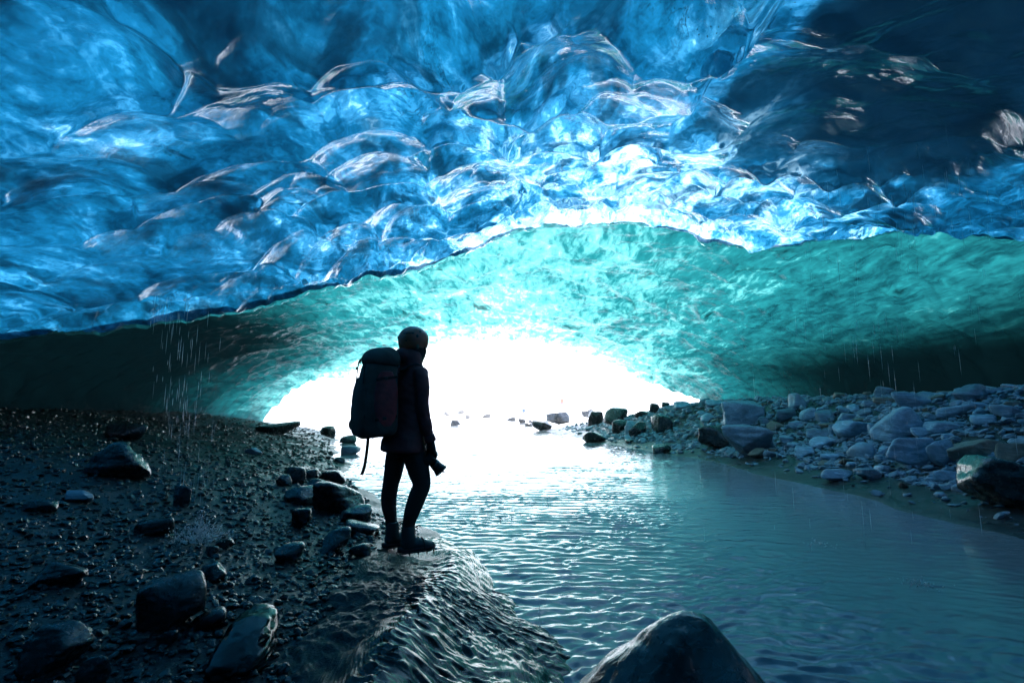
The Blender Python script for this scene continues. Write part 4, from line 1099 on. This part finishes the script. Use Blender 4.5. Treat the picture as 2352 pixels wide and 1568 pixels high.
# ---------------------------------------------------------------- dripping meltwater
M_DROP = mat_plain('falling_water', (.8, .84, .88), .12, **{'Transmission Weight': .35, 'IOR': 1.33})
def build_drips():
    rg = np.random.default_rng(5)
    D, F = ico(1)
    Vs, Fs, off = [], [], 0
    def add(P):
        nonlocal off
        Vs.append(P); Fs.append(F+off); off += len(P)
    def thread(u, v, Y, ln, r):
        p = at(u, v, Y)
        add(D*np.array([r, r, ln/2])[None]+p[None])
    for _ in range(150):                                              # shower falling on the left slope
        u = rg.normal(418, 36); v = rg.uniform(690, 1215); u += (v-950)*.06
        thread(u, v, rg.uniform(4.9, 5.9), rg.uniform(.05, .28), rg.uniform(.001, .0024))
    for _ in range(170):                                              # shower at the right
        thread(rg.normal(2060, 150), rg.uniform(300, 1280), rg.uniform(4.2, 7), rg.uniform(.06, .34), rg.uniform(.0008, .0019))
    for _ in range(45):
        thread(rg.uniform(900, 1900), rg.uniform(560, 1350), rg.uniform(4, 9), rg.uniform(.03, .15), rg.uniform(.0008, .0016))
    for u, v, Y in ((1014, 660, 9), (1596, 1480, 1.9), (1258, 1150, 4.5), (1240, 1420, 2.7)): thread(u, v, Y, .16, .002)
    o = link('meltwater_drips', np_mesh('meltwater_drips', np.concatenate(Vs), np.concatenate(Fs), [M_DROP]))
    tag(o, 'thin threads of meltwater dripping from the ice roof', 'drips', kind='stuff')
    # splash where the shower lands
    def splash(name, p, n, spread, hgt, label, base=True):
        nonlocal off
        Vs.clear(); Fs.clear(); off = 0
        for _ in range(n):
            a = rg.uniform(0, 6.28); q = abs(rg.normal(0, .5)); el = rg.uniform(.2, 1)
            x = np.array([math.cos(a)*q*spread, math.sin(a)*q*spread, hgt*el*math.exp(-q*1.1)*rg.uniform(.05, 1)])
            r = rg.uniform(.0016, .005)
            sl = np.array([math.cos(a)*.6, math.sin(a)*.6, 1.]); sl /= np.linalg.norm(sl)
            P = D*r; P = P+np.outer(P@sl, sl)*rg.uniform(0, 2.2)
            add(P+p+x)
        if base:
            for k in range(14):                                      # torn skirt of water
                a = k*6.28/14+rg.uniform(-.2, .2); q = spread*rg.uniform(.2, .5)
                P = D*np.array([.02, .02, .004])*rg.uniform(.5, 1.4); add(P+p+np.array([math.cos(a)*q, math.sin(a)*q, .012]))
        o = link(name, np_mesh(name, np.concatenate(Vs), np.concatenate(Fs), [M_DROP])); tag(o, label, 'splash')
        o['kind'] = 'stuff'
    p, t = ground_hit(458, 1252); splash('water_splash', p+np.array([0, 0, .03]), 650, .22, .24, 'white splash where the dripping meltwater hits the left gravel slope')
    for (u, v, n, s, h, lab) in ((2110, 1340, 60, .16, .03, 'faint splash of drips on the grey water at the right'), (1437, 1385 if False else 1200, 50, .25, .03, 'flecks of splashing drips in the bright middle of the stream'), (1150, 1192, 60, .35, .03, 'flecks of splashing drips on the stream before the ice mound'), (1880, 1250, 40, .2, .03, 'small splash of drips under the right shower')):
        x, y, z = ray(u, v); tt = -CAM_Z/z
        splash('water_splash', np.array([x*tt, y*tt, .004]), n, s, h, lab, False)
build_drips()

# ---------------------------------------------------------------- misty air
def build_haze():
    nt = NT('misty_air')
    v = nt.n('VolumePrincipled', {'Color': (.93, .96, 1, 1), 'Density': HAZE_D, 'Anisotropy': .55}).outputs[0]
    nt.t.links.new(v, nt.out.inputs['Volume'])
    bm = bmesh.new(); z0, z1 = -4., 46.
    bmesh.ops.create_cube(bm, size=1, matrix=Matrix.Translation((0, 0, (z0+z1)/2)) @ Matrix.Diagonal((1300, 1300, z1-z0, 1)))
    me = bpy.data.meshes.new('haze'); bm.to_mesh(me); bm.free(); me.materials.append(nt.m)
    tag(link('haze', me), kind='stuff')
HAZE_D = .0022
build_haze()

# ---------------------------------------------------------------- camera, light, render
SUN_EL, SUN_AZ = 57, 8           # degrees; azimuth from +Y towards +X
cam = bpy.data.cameras.new('camera'); cam.lens = 18; cam.sensor_width = 36; cam.clip_start = .05; cam.clip_end = 5000
co = bpy.data.objects.new('camera', cam); C.objects.link(co)
co.location = (0, 0, CAM_Z); co.rotation_euler = (math.pi/2+PITCH, 0, 0)
sc = bpy.context.scene; sc.camera = co
w = bpy.data.worlds.new('World'); sc.world = w; w.use_nodes = True
nt = w.node_tree; bg = nt.nodes['Background']
sky = nt.nodes.new('ShaderNodeTexSky'); sky.sky_type = 'NISHITA'; sky.sun_disc = False
sky.sun_elevation = R(SUN_EL); sky.sun_rotation = R(SUN_AZ)
nt.links.new(sky.outputs[0], bg.inputs['Color']); bg.inputs['Strength'].default_value = .15
sl = bpy.data.lights.new('sun', 'SUN'); sl.energy = 5; sl.angle = R(.5); sl.color = (1, .965, .92)
so = bpy.data.objects.new('sun', sl); C.objects.link(so)
d = Vector((math.sin(R(SUN_AZ))*math.cos(R(SUN_EL)), math.cos(R(SUN_AZ))*math.cos(R(SUN_EL)), math.sin(R(SUN_EL))))
so.rotation_euler = (-d).to_track_quat('-Z', 'Y').to_euler(); so.location = d*60
vs = sc.view_settings; vs.view_transform = 'Standard'; vs.look = 'None'; vs.gamma = 1; vs.exposure = 2.5
sc.render.engine = 'CYCLES'
cy = sc.cycles
cy.max_bounces = 10; cy.diffuse_bounces = 4; cy.glossy_bounces = 4; cy.transmission_bounces = 8; cy.transparent_max_bounces = 8
cy.sample_clamp_indirect = 6; cy.caustics_reflective = False; cy.caustics_refractive = True; cy.blur_glossy = .5
cy.use_denoising = True
